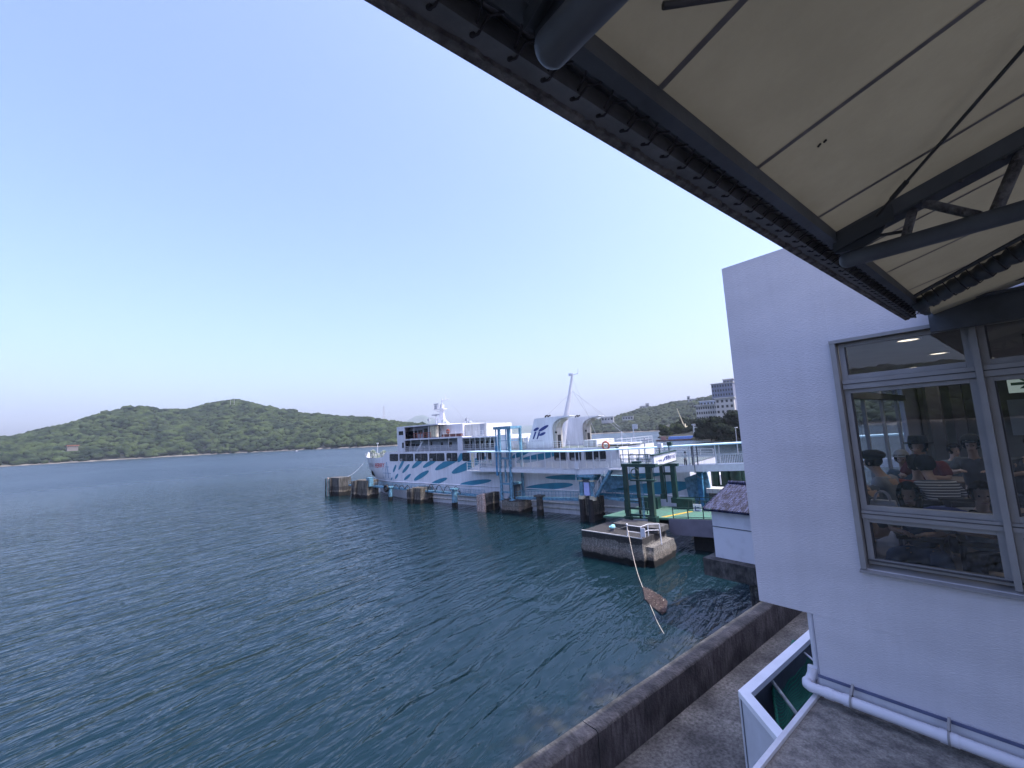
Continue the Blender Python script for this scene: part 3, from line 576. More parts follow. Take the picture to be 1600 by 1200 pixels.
# car-deck openings
def rrect(mb, x0, x1, z0, z1, y, r=.28, t=.05, mi=0, fn=None):
    pts = []
    for cx, cz, a0 in ((x1-r, z0+r, -90), (x1-r, z1-r, 0), (x0+r, z1-r, 90), (x0+r, z0+r, 180)):
        for k in range(4): a = R_(a0+30*k); pts.append((cx+r*math.cos(a), y, cz+r*math.sin(a)))
    mb.prism(pts, (0, -t, 0), (0, 0, 0), mi)
WP = [(609, 622.2), (624.3, 646), (648.3, 668.2), (670.8, 694.7), (697.8, 714.8), (722.5, 734), (866, 886), (890, 908.5), (913.5, 927), (928, 947), (760, 768), (745, 757)]
for a, b in WP:
    x0 = PN(a, 714, 0)[0]; x1 = PN(b, 714, 0)[0]; mb = MB(); rrect(mb, x0, x1, 7.6, 9.1, 0, t=.04)
    fr = MB(); xm = (x0+x1)/2
    o = mb.build('window', M['glass_dark'], ferry)
    if b-a > 14:
        fr.box(xm-.03, xm+.03, -.07, -.041, 7.65, 9.05); fr.box(x0+.3, x0+1.0, -.06, -.042, 7.7, 8.1); fr.build('frame', M['alu'], o)
# upper decks
def rail(mb, pts, h=1.05, post=1.5, bars=(1., .66, .33), r=.03, mi=0, vert=0):
    pts = [Vector(p) for p in pts]
    for a, b in zip(pts, pts[1:]):
        L = (b-a).length; k = max(1, int(L/post))
        for f in bars: mb.beam(a+Vector((0, 0, h*f)), b+Vector((0, 0, h*f)), r*(1.6 if f == 1 else 1), mi=mi)
        for i in range(k+1): p = a.lerp(b, i/k); mb.beam(p, p+Vector((0, 0, h)), r*1.6, mi=mi)
        if vert:
            kk = int(L/vert)
            for i in range(kk): p = a.lerp(b, (i+.5)/kk); mb.beam(p, p+Vector((0, 0, h)), r*.7, mi=mi)
zB, zC, zR = 9.5, 12.05, 14.7
xf = PN(622, 690, .3)[0]; xp0 = PN(714.8, 696, 0)[0]; xp1 = PN(722, 696, 0)[0]; xe = PN(775, 695, 0)[0]
mb = MB()
mb.box(xf, xp1, .02, 12.98, zC-.26, zC)                               # deck C
mb.box(xp1+.003, xe, .02, 12.98, zC-.42, zC-.2)
mb.box(xf, PN(684, 668, 0)[0], .02, 12.98, zR-.22, zR)                       # bridge roof
mb.box(xf+.1, PN(632, 690, 0)[0], .04, .22, zB+.02, zC-.27); mb.box(xf, PN(632, 690, 0)[0], .04, .25, zC+.01, zR-.225)   # wing ends
mb.box(xf+.1, xf+.25, .23, 12.7, zB+.02, zC-.27); mb.box(xf-.3, xf+.1, .26, 12.7, zC+.01, zR-.225)
mb.box(xp0, xp1, .04, .3, zB+.02, zC-.27)
mb.box(xe, PN(790, 700, 0)[0], .3, 12.7, zB+.02, zC-.1)
mb.build('upper_deck', M['white'], ferry)
MB().box(xf+1.5, xe-.3, 1.9, 11.1, zB+.01, zC-.27).box(xf+1.5, PN(690, 668, 1.9)[0]-.5, 2.0, 11, zC+.01, zR-.23).build('deck_house', M['recess'], ferry)
mb = MB(); x0 = PN(685, 672, 2.4)[0]; x1 = PN(723, 672, 2.4)[0]; x2 = PN(757.5, 672, 2.4)[0]
mb.box(x0, x1, 2.4, 10.6, zC+.01, PN(700, 663.5, 2.4)[1]); mb.build('wheelhouse_block', M['white'], ferry)
mb = MB(); mb.box(x1+.01, x2, 2.9, 10.1, zC-.19, PN(740, 662.5, 2.9)[1]); mb.box(x2-1.6, x2-.5, 2.86, 2.899, zC+.1, zC+2.1, 1); mb.build('aft_deck_house', [M['stained_white'], M['recess']], ferry)
# windows and doors of the deck houses
for a, b, y0, y1 in [(641, 648.5, 693.5, 699), (650, 656, 693.5, 699), (633.5, 638, 694, 700), (673, 675.5, 690, 696), (689.5, 692, 691, 696), (701.5, 706.5, 690.5, 698), (727, 734, 689, 700), (735, 737.5, 689, 700), (742, 748.5, 689, 700.5), (750.5, 755.5, 688.5, 700), (758, 763, 688.5, 699.5), (767, 771.5, 688, 699)]:
    q0 = PN(a, y1, 1.9); q1 = PN(b, y0, 1.9); MB().box(q0[0], q1[0], 1.84, 1.91, q0[1], q1[1]).build('window', M['glass_dark'], ferry)
for a, b, y0, y1 in [(634, 652, 673, 685), (663, 668, 670, 685), (654, 660, 672, 678)]:
    q0 = PN(a, y1, 2.); q1 = PN(b, y0, 2.); MB().box(q0[0], q1[0], 1.94, 2.01, max(zC+.02, q0[1]), q1[1]).build('window', M['glass_dark'], ferry)
q0 = PN(623.3, 680, .04); q1 = PN(630, 673.5, .04); MB().box(q0[0], q1[0], -.0, .05, q0[1], q1[1]).build('window', M['glass_dark'], ferry)
q0 = PN(628.5, 700, .04); q1 = PN(631, 691.5, .04); MB().box(q0[0], q1[0], -.0, .05, q0[1], q1[1]).build('window', M['glass_dark'], ferry)
mb = MB(); rail(mb, [(PN(632, 700)[0], .08, zB), (xp0, .08, zB)], vert=.16, r=.025); rail(mb, [(xp1, .08, zB), (xe, .08, zB)], vert=.3, r=.025)
rail(mb, [(xp1, .1, zC-.2), (PN(790, 680)[0], .1, zC-.2)], r=.03); rail(mb, [(PN(684, 684)[0], .1, zC), (xp1, .1, zC)], bars=(1,), r=.025)
rail(mb, [(PN(790, 700)[0], .1, zB), (71, .1, zB)], r=.03); rail(mb, [(71, .1, 7.3), (ST-.3, .1, 7.3)], r=.03); rail(mb, [(71, 12.8, 7.3), (ST-.3, 12.8, 7.3)], r=.03); rail(mb, [(71, .1, zB), (71, 12.8, zB)], r=.03); rail(mb, [(x1, 2.5, PN(700, 663.5, 2.4)[1]), (x2, 2.9, PN(740, 663, 2.9)[1])], h=.5, r=.02)
rail(mb, [(1.5, 5, 8.3), (3.5, 3.6, 8.3), (8, 1.6, 8.2), (13, .6, 8.2), (16.5, .3, 8.2)], h=.7, bars=(1,), r=.03)
mb.build('railing', M['white_rail'], ferry)
mb = MB()
for px in (656.5, 669, 641, 700): x, _ = PN(px, 690); mb.tube([(x, .15, zB), (x, .15, zC-.26)], .05, 6)
for px in (646, 668.5): x, _ = PN(px, 677); mb.tube([(x, .15, zC), (x, .15, zR-.22)], .05, 6)
for px in (733, 741, 749, 757, 765, 771): x, _ = PN(px, 690); mb.tube([(x, .2, zB), (x, .2, zC-.43)], .05, 6)
a = PN(651, 705, .8); b = PN(661, 689, .8); mb.beam((a[0], .8, a[1]), (b[0], .8, b[1]), .14, .3)
mb.build('stanchions', M['white_rail'], ferry)
mb = MB(); rail(mb, [(PN(646, 684)[0], .12, zC), (PN(672, 684)[0], .12, zC)], r=.05, post=1.0); mb.build('orange_railing', M['orange'], ferry)
for k, px in enumerate((674.5, 678, 681.8)):
    x, z = PN(px, 683.5, .7); MB().tube([(x, .8, zC+.15), (x, .8, zC+2.3)], .42, 12).build('raft_canister', M['cream'], ferry)
    
MB().box(PN(687, 685)[0], PN(717, 685)[0], .5, 1.1, zC+.02, zC+.55).build('locker', mat('dark_red_locker', (.09, .03, .03), .7), ferry)
def lifering(px, py, ly, R=.42): x, z = PN(px, py, ly); return MB().torus((x, ly-.1, z), R, .13, 'y', 20, 8).build('lifebuoy', M['orange'], ferry)
lifering(700.5, 674, 2.3, .36); lifering(947, 696, .02, .5)
# fore mast with radar
fm = MB(); b0 = PN(689, 664, 6.5); t0 = PN(690.5, 622.5, 6.5); xm, zt = t0
fm.beam((b0[0]+.2, 6.5, zR-.1), (xm, 6.5, zR+4.3), .75, .6); fm.tube([(xm, 6.5, zR+4.2), (xm+.1, 6.5, zt)], .14, 8, r2=.09)
fm.prism([(b0[0]-1.0, 6.5, zR-.1), (b0[0]+2.9, 6.5, zR-.1), (b0[0]+1.2, 6.5, zR+1.1), (xm+.3, 6.5, zR+3.0), (xm-.3, 6.5, zR+3.0)], (0, -.25, 0), (0, .25, 0))
zp = PN(688, 639.5, 6.5)[1]; fm.box(xm-2.4, xm+.9, 6., 7., zp-.1, zp+.1); fm.beam((xm-2.2, 6.5, zp-.1), (xm-.1, 6.5, zp-.9), .12)
zp2 = PN(680, 650, 6.5)[1]; fm.tube([(xm-2.1, 6.5, zp2-1.8), (xm-2.1, 6.5, zp2)], .16, 8); fm.beam((xm-2.1, 6.5, zp2-.6), (xm, 6.5, zp2-.6), .12)
za = PN(696, 626, 6.5)[1]; fm.tube([(xm-.2, 6.5, za), (xm+2.2, 6.5, za+.3)], .08, 6); fm.tube([(xm+1.1, 6.5, za+.1), (xm+1.1, 6.5, za+1.4)], .05, 5)
rail(fm, [(xm-2.3, 6.05, zp+.1), (xm+.8, 6.05, zp+.1)], h=.8, r=.03, bars=(1, .5))
f = fm.build('fore_mast', M['white'], ferry)
MB().box(xm-3.3, xm-.9, 6.3, 6.6, zp2+.1, zp2+.35).tube([(xm-2.1, 6.5, zp2), (xm-2.1, 6.5, zp2+.2)], .3, 10).build('radar', M['recess'], f)
MB().box(xm-2.2, xm-1.4, 6.2, 6.9, zp+.1, zp+1.0).box(xm-2.5, xm-1.0, 6.3, 6.6, zp+1.1, zp+1.3).build('radar', M['recess'], f)
MB().ico((xm-2.1, 6.3, zp2-2.6), .45, 2).ico((xm-2.1, 6.3, zp2-3.7), .3, 2).build('radome', M['white'], f)
MB().tube([(xm+2.0, 6.5, za+.25), (PN(731, 661, 6.5)[0], 6.5, 14.3)], .02, 4).build('stay', M['recess'], f)
mb = MB()
for px, py in ((729, 652), (735, 658), (692, 655), (670, 653), (710, 660)):
    x, z = PN(px, py, 5); mb.tube([(x, 5, z-2.4), (x, 5, z)], .07, 6); mb.box(x-.25, x+.25, 4.8, 5.2, z-.7, z-.2)
mb.ico((PN(735, 660, 5)[0], 5, PN(735, 661, 5)[1]), .5, 2); mb.build('antennas', M['recess'], ferry)
# funnels
def funnel(l0, l1, logo):
    f = MB(); zb, zt_ = zB+.02, 14.25; prof_ = [(55.1, zb), (60.2, zb), (60.2, 12.6), (60.35, 13.1), (60.8, 13.6), (61.6, 13.95), (63.4, 14.22), (63.4, 14.32), (60, 14.3), (56.9, 14.2)]
    f.prism([(x, l0, z) for x, z in prof_], (0, 0, 0), (0, l1-l0, 0)); o = f.build('funnel', M['white'], ferry)
    g = MB(); g.prism([(60.22, l0+.12, zb), (60.8, l0+.12, zb), (60.8, l0+.12, 12.6), (61.0, l0+.12, 13.1), (61.4, l0+.12, 13.5), (62.2, l0+.12, 13.9), (61.6, l0+.12, 13.92), (60.85, l0+.12, 13.55), (60.38, l0+.12, 13.05), (60.22, l0+.12, 12.6)], (0, 0, 0), (0, l1-l0-.1, 0)); g.build('exhaust_fairing', M['fairing_grey'], o)
    e = MB()
    for q in (.3, .7): e.tube([(58.6, l0+(l1-l0)*q, 14.0), (58.7, l0+(l1-l0)*q, 14.5), (59.1, l0+(l1-l0)*q, 14.6)], .13, 10)
    e.build('exhaust_pipe', M['black'], o)
    d = MB(); d.box(60.81, 60.88, l0+.5, l0+1.3, zb+.1, zb+2.0); d.ico((60.8, l0+.1, 11.9), .2, 1); d.build('vent', M['black'], o)
    if logo:
        g = MB()
        def lf(x0, y0, x1, y1, wpx):
            a = Vector(PN(x0, y0, l0)); b = Vector(PN(x1, y1, l0)); c = (a+b)/2; L = (b-a).length/2; dd = (b-a).normalized(); nn = Vector((-dd.y, dd.x)); w2 = wpx*.075/2
            pts = [c+dd*(L*math.cos(t))+nn*(w2*math.sin(t)) for t in [2*math.pi*i/24 for i in range(24)]]; g.prism([(p.x, l0-.02, p.y) for p in pts], (0, 0, 0), (0, .02, 0))
        lf(841.5, 674, 857, 664.5, 6.5); lf(842.5, 680.5, 852.5, 675.8, 5.5); lf(833.8, 673, 842, 668.6, 6)
        for x0, x1, yt in ((832.2, 836.8, 674.5), (838.2, 842.6, 675)):
            a = PN(x0, 686, l0); b = PN(x0+2.2, 686, l0); c = PN(x1+1.6, yt, l0); e_ = PN(x1-1., yt, l0)
            g.prism([(a[0], l0-.02, a[1]), (b[0], l0-.02, b[1]), (c[0], l0-.02, c[1]), (e_[0], l0-.02, e_[1])], (0, 0, 0), (0, .02, 0))
        a = PN(830.5, 689.8, l0); b = PN(848, 688.4, l0)
        add_text(g, 'ISEWAN FERRY', a[0], a[1], b[0], b[1], lambda x, z: (x, l0-.02, z))
        g.build('emblem', M['navy'], o)
    return o
funnel(.6, 2.5, True); funnel(9.8, 11.7, False)
# main mast between the funnels
mb = MB(); b0 = PN(884, 652, 6.5); t0 = PN(894.5, 583, 6.5)
mb.tube([(b0[0]-1.2, 6.5, zB), (b0[0], 6.5, b0[1]), ((b0[0]+t0[0])/2+.1, 6.5, (b0[1]+t0[1])/2), (t0[0], 6.5, t0[1])], .62, 10, r2=.15)
mb.beam((t0[0]-.7, 6.5, t0[1]-.4), (t0[0]+1., 6.5, t0[1]-.2), .08); mb.box(t0[0]-.7, t0[0]-.2, 6.35, 6.65, t0[1]-.35, t0[1]+.0); mb.tube([(t0[0]+1, 6.5, t0[1]-.3), (t0[0]+1.1, 6.5, t0[1]+.5)], .05, 5)
for k in range(16):
    q = .25+k*.045; p = Vector((b0[0]-1.0, 6.5, zB)).lerp(Vector((t0[0], 6.5, t0[1])), q); mb.box(p.x-.55+.3*q, p.x-.1, 6.35, 6.65, p.z-.02, p.z+.03)
mm = mb.build('main_mast', M['white'], ferry); mb = MB()
for e in ((PN(861, 653, 3)), (PN(932, 653, 9.5))): pass
p = Vector((t0[0]-.2, 6.5, t0[1]-3)); mb.tube([p, (57.6, 2, 14.1)], .025, 4); mb.tube([p, (66.5, 11, 12.2)], .025, 4); mb.tube([p+Vector((0, 0, 2.5)), (65.0, 6.5, zB+.3)], .02, 4); mb.tube([p, (60.5, 11.8, 14.3)], .025, 4); mb.tube([p, (73.5, 6.5, 7.3)], .02, 4)
mb.build('stay', M['recess'], mm)
# aft deck: stairs, vents, white awning, davits, winch gear
mb = MB(); a = PN(955, 701.5, 1.); b = PN(1008, 694.5, 3.)
mb.box(66.5, 71.5, 3.2, 7.5, 9.75, 9.87); mb.build('awning', M['white'], ferry)
MB().box(64.2, 66.3, 3, 9, zB+.02, 10.5).build('engine_casing', M['stained_white'], ferry)
MB().box(50.2, 54.7, 1.5, 11.5, zB+.02, 11.3).build('stair_house', M['white'], ferry)
mb = MB()
for px, py, top in ((971, 700, 674), (990, 699, 668), (960, 702, 690), (1006, 697, 684)):
    x, z = PN(px, py, 6); mb.tube([(x, 6, 7.2), (x+.2, 6, PN(px, top, 6)[1])], .09, 6)
x, z = PN(991, 666, 6); mb.box(x-.3, x+.5, 5.95, 6.05, z-.4, z+.3)
for px in (945, 955, 985, 1000, 1012, 1022, 1030): x, z = PN(px, 714, 4); mb.box(x-.4, x+.3, 3.6, 4.4, 7.2, 7.2+random.uniform(.5, 1.6))
mb.build('deck_gear', M['recess'], ferry)
mb = MB(); x0 = 49.8; 
for k in range(6): mb.beam((x0+k*.9, .9, zB+.1), (x0+.9+k*.9, .9, zB+2.2 if k % 2 else zB+.1), .07)
for px, py in ((812, 700), (815, 690), (818, 696)): x, z = PN(px, py, 1.5); mb.box(x-.5, x+.5, 1.3, 1.9, z-.6, z+.6)
mb.build('stair_frame', M['stained_white'], ferry)
# potted deck plants / gear on the fore deck
mb = MB(); lr = random.Random(4)
for px, py, s in ((581, 706, .8), (584, 706, .9), (587.5, 708, .6), (592, 709, .5), (597, 708, .8), (600, 707, .9), (603, 710, .7)):
    x, z = PN(px, py+3, 4.0); mb.box(x-.28*s, x+.28*s, 3.6, 4.4, 7.3, z+.8*s); mb.ico((x, 3.9, z+.7*s), .45*s, 1, nz=.6, smooth=False)
mb.build('winch_gear', mat('mooring_winches', (.10, .14, .09), .8, .3, 1.5, col2=(.28, .30, .28)), ferry)
mb = MB(); x, z = PN(590, 692, 5); mb.tube([(x, 5, 7.3), (x, 5, z)], .05, 6); mb.box(x-.3, x+.3, 4.9, 5.1, z-.2, z+.0); mb.build('jack_staff', M['white'], ferry)
# side platform and boarding gear seen under the gangway roof
mb = MB(); a = PN(733, 736, -.8); b = PN(778, 738, -.8); mb.box(a[0], b[0], -1.3, -.02, a[1]-.1, a[1]+.15); rail(mb, [(a[0], -1.25, a[1]+.15), (b[0], -1.25, b[1]+.15)], h=1.4, r=.05, post=1.2)
mb.box(PN(737, 715, -.1)[0], PN(741, 715, -.1)[0], -.25, -.05, 6.6, 9.0, 1); mb.build('side_platform', [M['white_rail'], M['cream']], ferry)
mb = MB(); a = PN(750.5, 728, -.5); b = PN(767, 733, -.5)
for k in range(3): mb.box(a[0], b[0], -.6, -.2, b[1]+k*.5, b[1]+.35+k*.5)
mb.build('gangway_rack', M['blue_steel'], ferry)
# stern ramp wings
mb = MB(); a = PN(1058, 752, -.5); b = PN(1077, 751, -.5); c = PN(1073.5, 782, -.5); d = PN(1063, 780, -.5)
mb.prism([(ST-.5, -.5, 5.6), (ST+2.1, -.5, 6.6), (ST+2.6, -.5, 2.6), (ST-.1, -.5, 2.4)], (0, 0, 0), (0, .25, 0)); mb.build('ramp_wing', M['blue_steel'], ferry)
mb = MB(); mb.box(ST, ST+4.5, .5, 12.5, 2.2, 2.5); mb.beam((ST+.5, .3, 5.8), (ST+4.5, .3, 2.6), .12); mb.beam((ST+2.5, .3, 7.3), (ST+.8, .3, 4.8), .1); mb.box(ST+.003, ST+2.4, 9.5, 12.6, 2.55, 5.0, 1); mb.build('stern_ramp', [M['recess'], M['stained_white']], ferry)

# ================================================================== PIER
def rough_block(mb, x0, x1, y0, y1, z0, z1, amp=.12, step=.45, bulge=.0, mi=0, seed=0):
    """a weathered box: faces subdivided and eroded, more so towards the water"""
    nx = max(2, int((x1-x0)/step)); ny = max(2, int((y1-y0)/step)); nz = max(3, int((z1-z0)/step*1.3))
    def P(u, v, w):
        p = Vector((x0+(x1-x0)*u, y0+(y1-y0)*v, z0+(z1-z0)*w)); k = amp*(1.0-.75*min(1, max(0, (p.z-.2)/1.8)))
        c = Vector(((x0+x1)/2, (y0+y1)/2, p.z)); d = (p-c).normalized()
        nn = noise.noise(p*1.1+Vector((seed, 0, 0)))+.6*noise.noise(p*3.3+Vector((seed, 5, 0)))
        q = p + d*(nn*k + bulge*max(0, 1-abs(p.z-.7)/.7))
        if w == 1: q.z = z1+.03*nn
        return q
    def grid(f, a, b):
        vs = [f(i/a, j/b) for i in range(a+1) for j in range(b+1)]
        mb.add(vs, [(i*(b+1)+j, (i+1)*(b+1)+j, (i+1)*(b+1)+j+1, i*(b+1)+j+1) for i in range(a) for j in range(b)], mi, True)
    grid(lambda u, w: P(u, 0, w), nx, nz); grid(lambda u, w: P(1-u, 1, w), nx, nz)
    grid(lambda v, w: P(0, 1-v, w), ny, nz); grid(lambda v, w: P(1, v, w), ny, nz); grid(lambda u, v: P(u, v, 1), nx, ny)
def dolphin(label, pxa, pxb, pyt, ly, depth, fend=2, matk='tidal_pile', fmat='tidal_dark', crust=False, seed=0, teal=False):
    x0 = PN(pxa, pyt, ly)[0]; x1 = max(x0+1.6, PN(pxb, pyt, ly+depth)[0]-.1); zt = PN((pxa+pxb)/2, pyt, ly)[1]
    t = thing('mooring_dolphin', label, 'mooring dolphin', (x0, ly, 0), True, 'concrete dolphins along the ferry berth')
    mb = MB(); rough_block(mb, x0+.6, x1, ly, ly+depth, -1, zt, amp=.22, seed=seed); mb.build('pile_cap', M[matk], t)
    for k in range(fend):
        f = MB(); fr_ = .38 if fend < 4 else .24; xx = x0+.1+k*.8*min(1, (x1-x0)/2.6)*(fr_/.38); zz_ = zt-.1+.12*((k*7) % 3-1)
        f.tube([(xx, ly-.3, -1), (xx+.02, ly-.28, .9), (xx, ly-.3, zz_)], fr_, 10); f.build('fender_pile', M['crust'] if crust else (([M[fmat], M['teal_faded'], M['crust'], M['teal_faded'], M[fmat]][k % 5] if teal else M[fmat])), t)
    return t, x0, x1, zt
M['teal_faded'] = mat('faded_teal_fender', (.16, .32, .30), .85, .3, 2., col2=(.05, .06, .055), stretch=(2, 2, .4))
dolphin('outermost dark dolphin with weathered teal fender posts at the seaward end of the pier', 511, 549, 747, -3.6, 3.0, 5, fmat='tidal_dark', matk='tidal_dark', seed=1, teal=True)
dolphin('second dolphin from the sea end, brown concrete with a vertical light blue box on it', 553, 592, 751, -3.3, 2.8, 2, seed=2)
dolphin('broad tan concrete dolphin with dark fender posts below the teal leaves of the hull', 640, 677, 763, -3.1, 3., 2, seed=3)
dolphin('dolphin wrapped in pale shredded rope fenders left of the light blue lift tower', 749, 776, 772, -3.4, 3., 3, crust=True, matk='tidal_dark', seed=4)
t, x0, x1, zt = dolphin('dark round fronted dolphin with black fender strips carrying the short blue portal', 901, 945, 779, -3.2, 3.2, 0, matk='tidal_pile', seed=5)
f = MB(); 
for k, xx in enumerate((x0+.9, x0+2.2)): f.tube([(xx, -3.35, -1), (xx, -3.35, zt-.1)], .38, 10)
f.build('fender_pile', M['black'], t)
t, x0, x1, zt = dolphin('low square concrete platform carrying the tall light blue lift tower', 779, 832, 783, -3.4, 3.4, 0, matk='tidal_block', seed=6)
LIFTZ = zt
# light blue steel piles between the dolphins
for k, (px, pt, w_, lab, mt) in enumerate([(610, 762, .42, 'faded light blue pile behind the tyre near the bow', 'blue_steel'), (710, 765, .5, 'light blue pile standing between the tan dolphin and the rope wrapped dolphin', 'blue_steel'), (843, 776, .5, 'dark stained pile just right of the low square platform', 'tidal_dark')]):
    x, z = PN(px, pt, -2.4); t = thing('steel_pile', lab, 'pile', (x, -2.4, 0), True)
    MB().tube([(x, -2.4, -1), (x, -2.4, z)], w_, 12).build('shaft', M[mt], t); MB().box(x-w_*1.25, x+w_*1.25, -2.4-w_*1.25, -2.4+w_*1.25, z, z+.25).build('cap', M[mt], t)
    MB().tube([(x, -2.4, -1), (x, -2.4, .75)], w_+.03, 12).build('tide_band', M['tidal_dark'], t)
x, z = PN(604, 763, -2.9); t = MB().torus((x, -3.0, z), .55, .24, 'y', 22, 10).build('tyre', M['black'], org=(x, -3, z), pier=True, label='black rubber tyre fender hanging from the catwalk near the bow', category='tyre')
# catwalks
def catwalk(label, px0, py0, px1, py1, ly=-1.9, w_=.8, hr=.9, name='catwalk', mt='blue_steel', post=1.2):
    a = PN(px0, py0, ly); b = PN(px1, py1, ly); t = thing(name, label, 'catwalk', (a[0], ly, a[1]), True)
    MB().beam((a[0], ly+w_/2, a[1]), (b[0], ly+w_/2, b[1]), .9, .1).beam((a[0], ly, a[1]-.14), (b[0], ly, b[1]-.14), .14, .28).build('walkway', M[mt], t)
    r = MB(); rail(r, [(a[0], ly, a[1]), (b[0], ly, b[1])], h=hr, r=.03, post=post, bars=(1, .5)); rail(r, [(a[0], ly+w_, a[1]), (b[0], ly+w_, b[1])], h=hr, r=.03, post=post, bars=(1, .5)); r.build('railing', M[mt], t); return t, a, b
catwalk('thin light blue catwalk joining the two seaward dolphins', 545, 757, 560, 758)
t, a, b = catwalk('long light blue catwalk with hose loops running beside the bow of the ferry', 576, 758.5, 752, 774, hr=.75)
h = MB()
for c0, c1, n_, hh in ((615, 642, 3, .75), (668, 720, 4, 1.25)):
    p0 = PN(c0, 764+(c0-615)*.09, -1.95); p1 = PN(c1, 764+(c1-615)*.09, -1.95)
    h.tube([(p0[0]+(p1[0]-p0[0])*q/48, -2.0, p0[1]+(p1[1]-p0[1])*q/48+.15+hh*abs(math.sin(math.pi*n_*q/48))) for q in range(49)], .06, 5)
h.build('hose', M['black'], t)
x, z = PN(578, 759, -2.5); MB().box(x-.55, x+.55, -3, -2, z-.1, PN(578, 747, -2.5)[1]).box(x-.6, x+.6, -3.05, -1.95, PN(578, 747, -2.5)[1]+.001, PN(578, 747, -2.5)[1]+.12).build('control_box', M['blue_steel'], org=(x, -2.5, z), pier=True, label='upright light blue box at the bow end of the long catwalk', category='box')
catwalk('low light blue catwalk between the lift tower and the short blue portal', 806, 777, 904, 779.5, ly=-2.3)
catwalk('light blue catwalk with a stepped rail running from the short portal towards the green ramp', 944, 776, 1018, 786, ly=-2.4)
# rope from the bow to the outer dolphin
a = Vector((.4, 6.3, 8.2)); b = Vector((PN(532, 748, -2)[0], -2, PN(532, 748, -2)[1])); pts = [a.lerp(b, q/12)-Vector((0, 0, 1.2*math.sin(math.pi*q/12))) for q in range(13)]
MB().tube(pts, .045, 5).build('mooring_rope', M['recess'], org=tuple(b), pier=True, label='thin mooring rope from the bow of the ferry down to the outermost dolphin', category='rope')
# tall light blue lift tower
LY = -3.0
def px2(px, py, ly): return PN(px, py, ly)
xa = PN(784.5, 778, LY)[0]; xb = PN(800.5, 778, LY)[0]; xc = PN(777.5, 700, .6)[0]; xd = PN(817.5, 740, .6)[0]; zt = PN(795, 670, LY)[1]
LB = -.25                                    # rear legs stand just outboard of the ferry's side
xc, xd = xa, xb
t = thing('lift_tower', 'tall light blue four legged lift tower standing in front of the ferry', 'tower', (xa, LY, LIFTZ), True)
xr1 = PN(797, 740, LB-.3)[0]; xr2 = PN(816, 740, LB-.3)[0]
for x, y in ((xa, LY), (xb, LY), (xr1, LB-.3), (xr2, LB-.3)):
    mb = MB(); mb.beam((x, y, LIFTZ+.003), (x, y, zt), .34, .34, up=(1, 0, 0)); mb.box(x-.32, x+.32, y-.32, y+.32, LIFTZ-.1, LIFTZ+.12); mb.build('leg', M['blue_steel'], t)
mb = MB(); mb.box(xa-1.0, max(xb, xr2)+.3, LY-.28, LY-.02+.1, zt+.002, zt+.42); mb.box(xa-1.0, max(xb, xr2)+.3, LB-.5, LB-.2, zt+.002, zt+.42); mb.box(xa-1.0, xa-.7, LY+.083, LB-.503, zt+.002, zt+.42); mb.box(max(xb, xr2)+.05, max(xb, xr2)+.3, LY+.083, LB-.503, zt+.002, zt+.42)
mb.build('head_frame', M['blue_steel'], t)
for py in (716, 756, 769):
    z = PN(792, py, LY)[1]; MB().beam((xa+.175, LY, z), (xb-.175, LY, z), .18, .26).build('cross_beam', M['blue_steel'], t)
z0 = PN(795, 717, LY)[1]; z1 = PN(795, 755, LY)[1]; MB().beam(((xa+xb)/2, LY, z0-.14), ((xa+xb)/2, LY, z1+.14), .34, .2, up=(1, 0, 0)).build('hanger', M['blue_steel'], t)
mb = MB(); 
for x, y in ((xa-.7, LY), (xr1-.5, LB-.3)): mb.beam((x, y, zt), (x, y, 7.6), .13)
z = PN(804, 688, LY)[1]
mb.beam((xa+.2, LY, z), (xb-.2, LY, z), .08); mb.beam((xb+.2, LY+.1, z), (xr2-.2, LB-.35, z), .08); mb.beam((xa-.7, LY, PN(780, 696, LY)[1]), (xa-.7, LY, 5.6), .3, .3); mb.build('hydraulic_rod', M['blue_deep'], t)
mb = MB(); mb.box(xb-.9, xr2, LY+.5, LB-.5, 4.2, 4.5); mb.box(xb-.6, xb, LY+.6, LB-.6, LIFTZ+.4, 4.2, 1); mb.build('buffer_frame', [M['blue_steel'], M['steel_dark']], t)
# passenger gangway
GY = -3.0; GW = 1.7
P0 = PN(731.5, 706, GY); P1 = PN(903, 705.5, GY); P2 = PN(1157, 692, GY)
F0 = PN(776, 737, GY); F1 = PN(903, 741, GY); F2 = PN(1161.5, 735, GY)
def ext(a, b, x): return a[1]+(b[1]-a[1])*(x-a[0])/(b[0]-a[0])
XE = 100.; R2 = (XE, ext(P1, P2, XE)); G2 = (XE, ext(F1, F2, XE))
t = thing('gangway', 'long white covered passenger gangway with a pale aqua roof running past the ferry', 'gangway', (F1[0], GY, F1[1]), True)
M['aqua_roof'] = mat('pale_aqua_roof', (.55, .76, .80), .4, .05, .6)
mb = MB(); mb.beam((P0[0], GY+GW/2, P0[1]), (P1[0], GY+GW/2, P1[1]), GW+.5, .12); mb.beam((P1[0]+.01, GY+GW/2, P1[1]), (R2[0], GY+GW/2, R2[1]), GW+.5, .12)
mb.beam((P0[0], GY-.27, P0[1]-.02), (P1[0], GY-.27, P1[1]-.02), .04, .12); mb.beam((P1[0]+.01, GY-.27, P1[1]-.02), (R2[0], GY-.27, R2[1]-.02), .04, .12); mb.build('roof', M['aqua_roof'], t)
mb = MB(); gh = .55
mb.beam((F0[0]-3.5, GY, F0[1]+gh/2), (F1[0], GY, F1[1]+gh/2), .14, gh); mb.beam((F1[0]+.01, GY, F1[1]+gh/2), (G2[0], GY, G2[1]+gh/2+.05), .14, gh+.1)
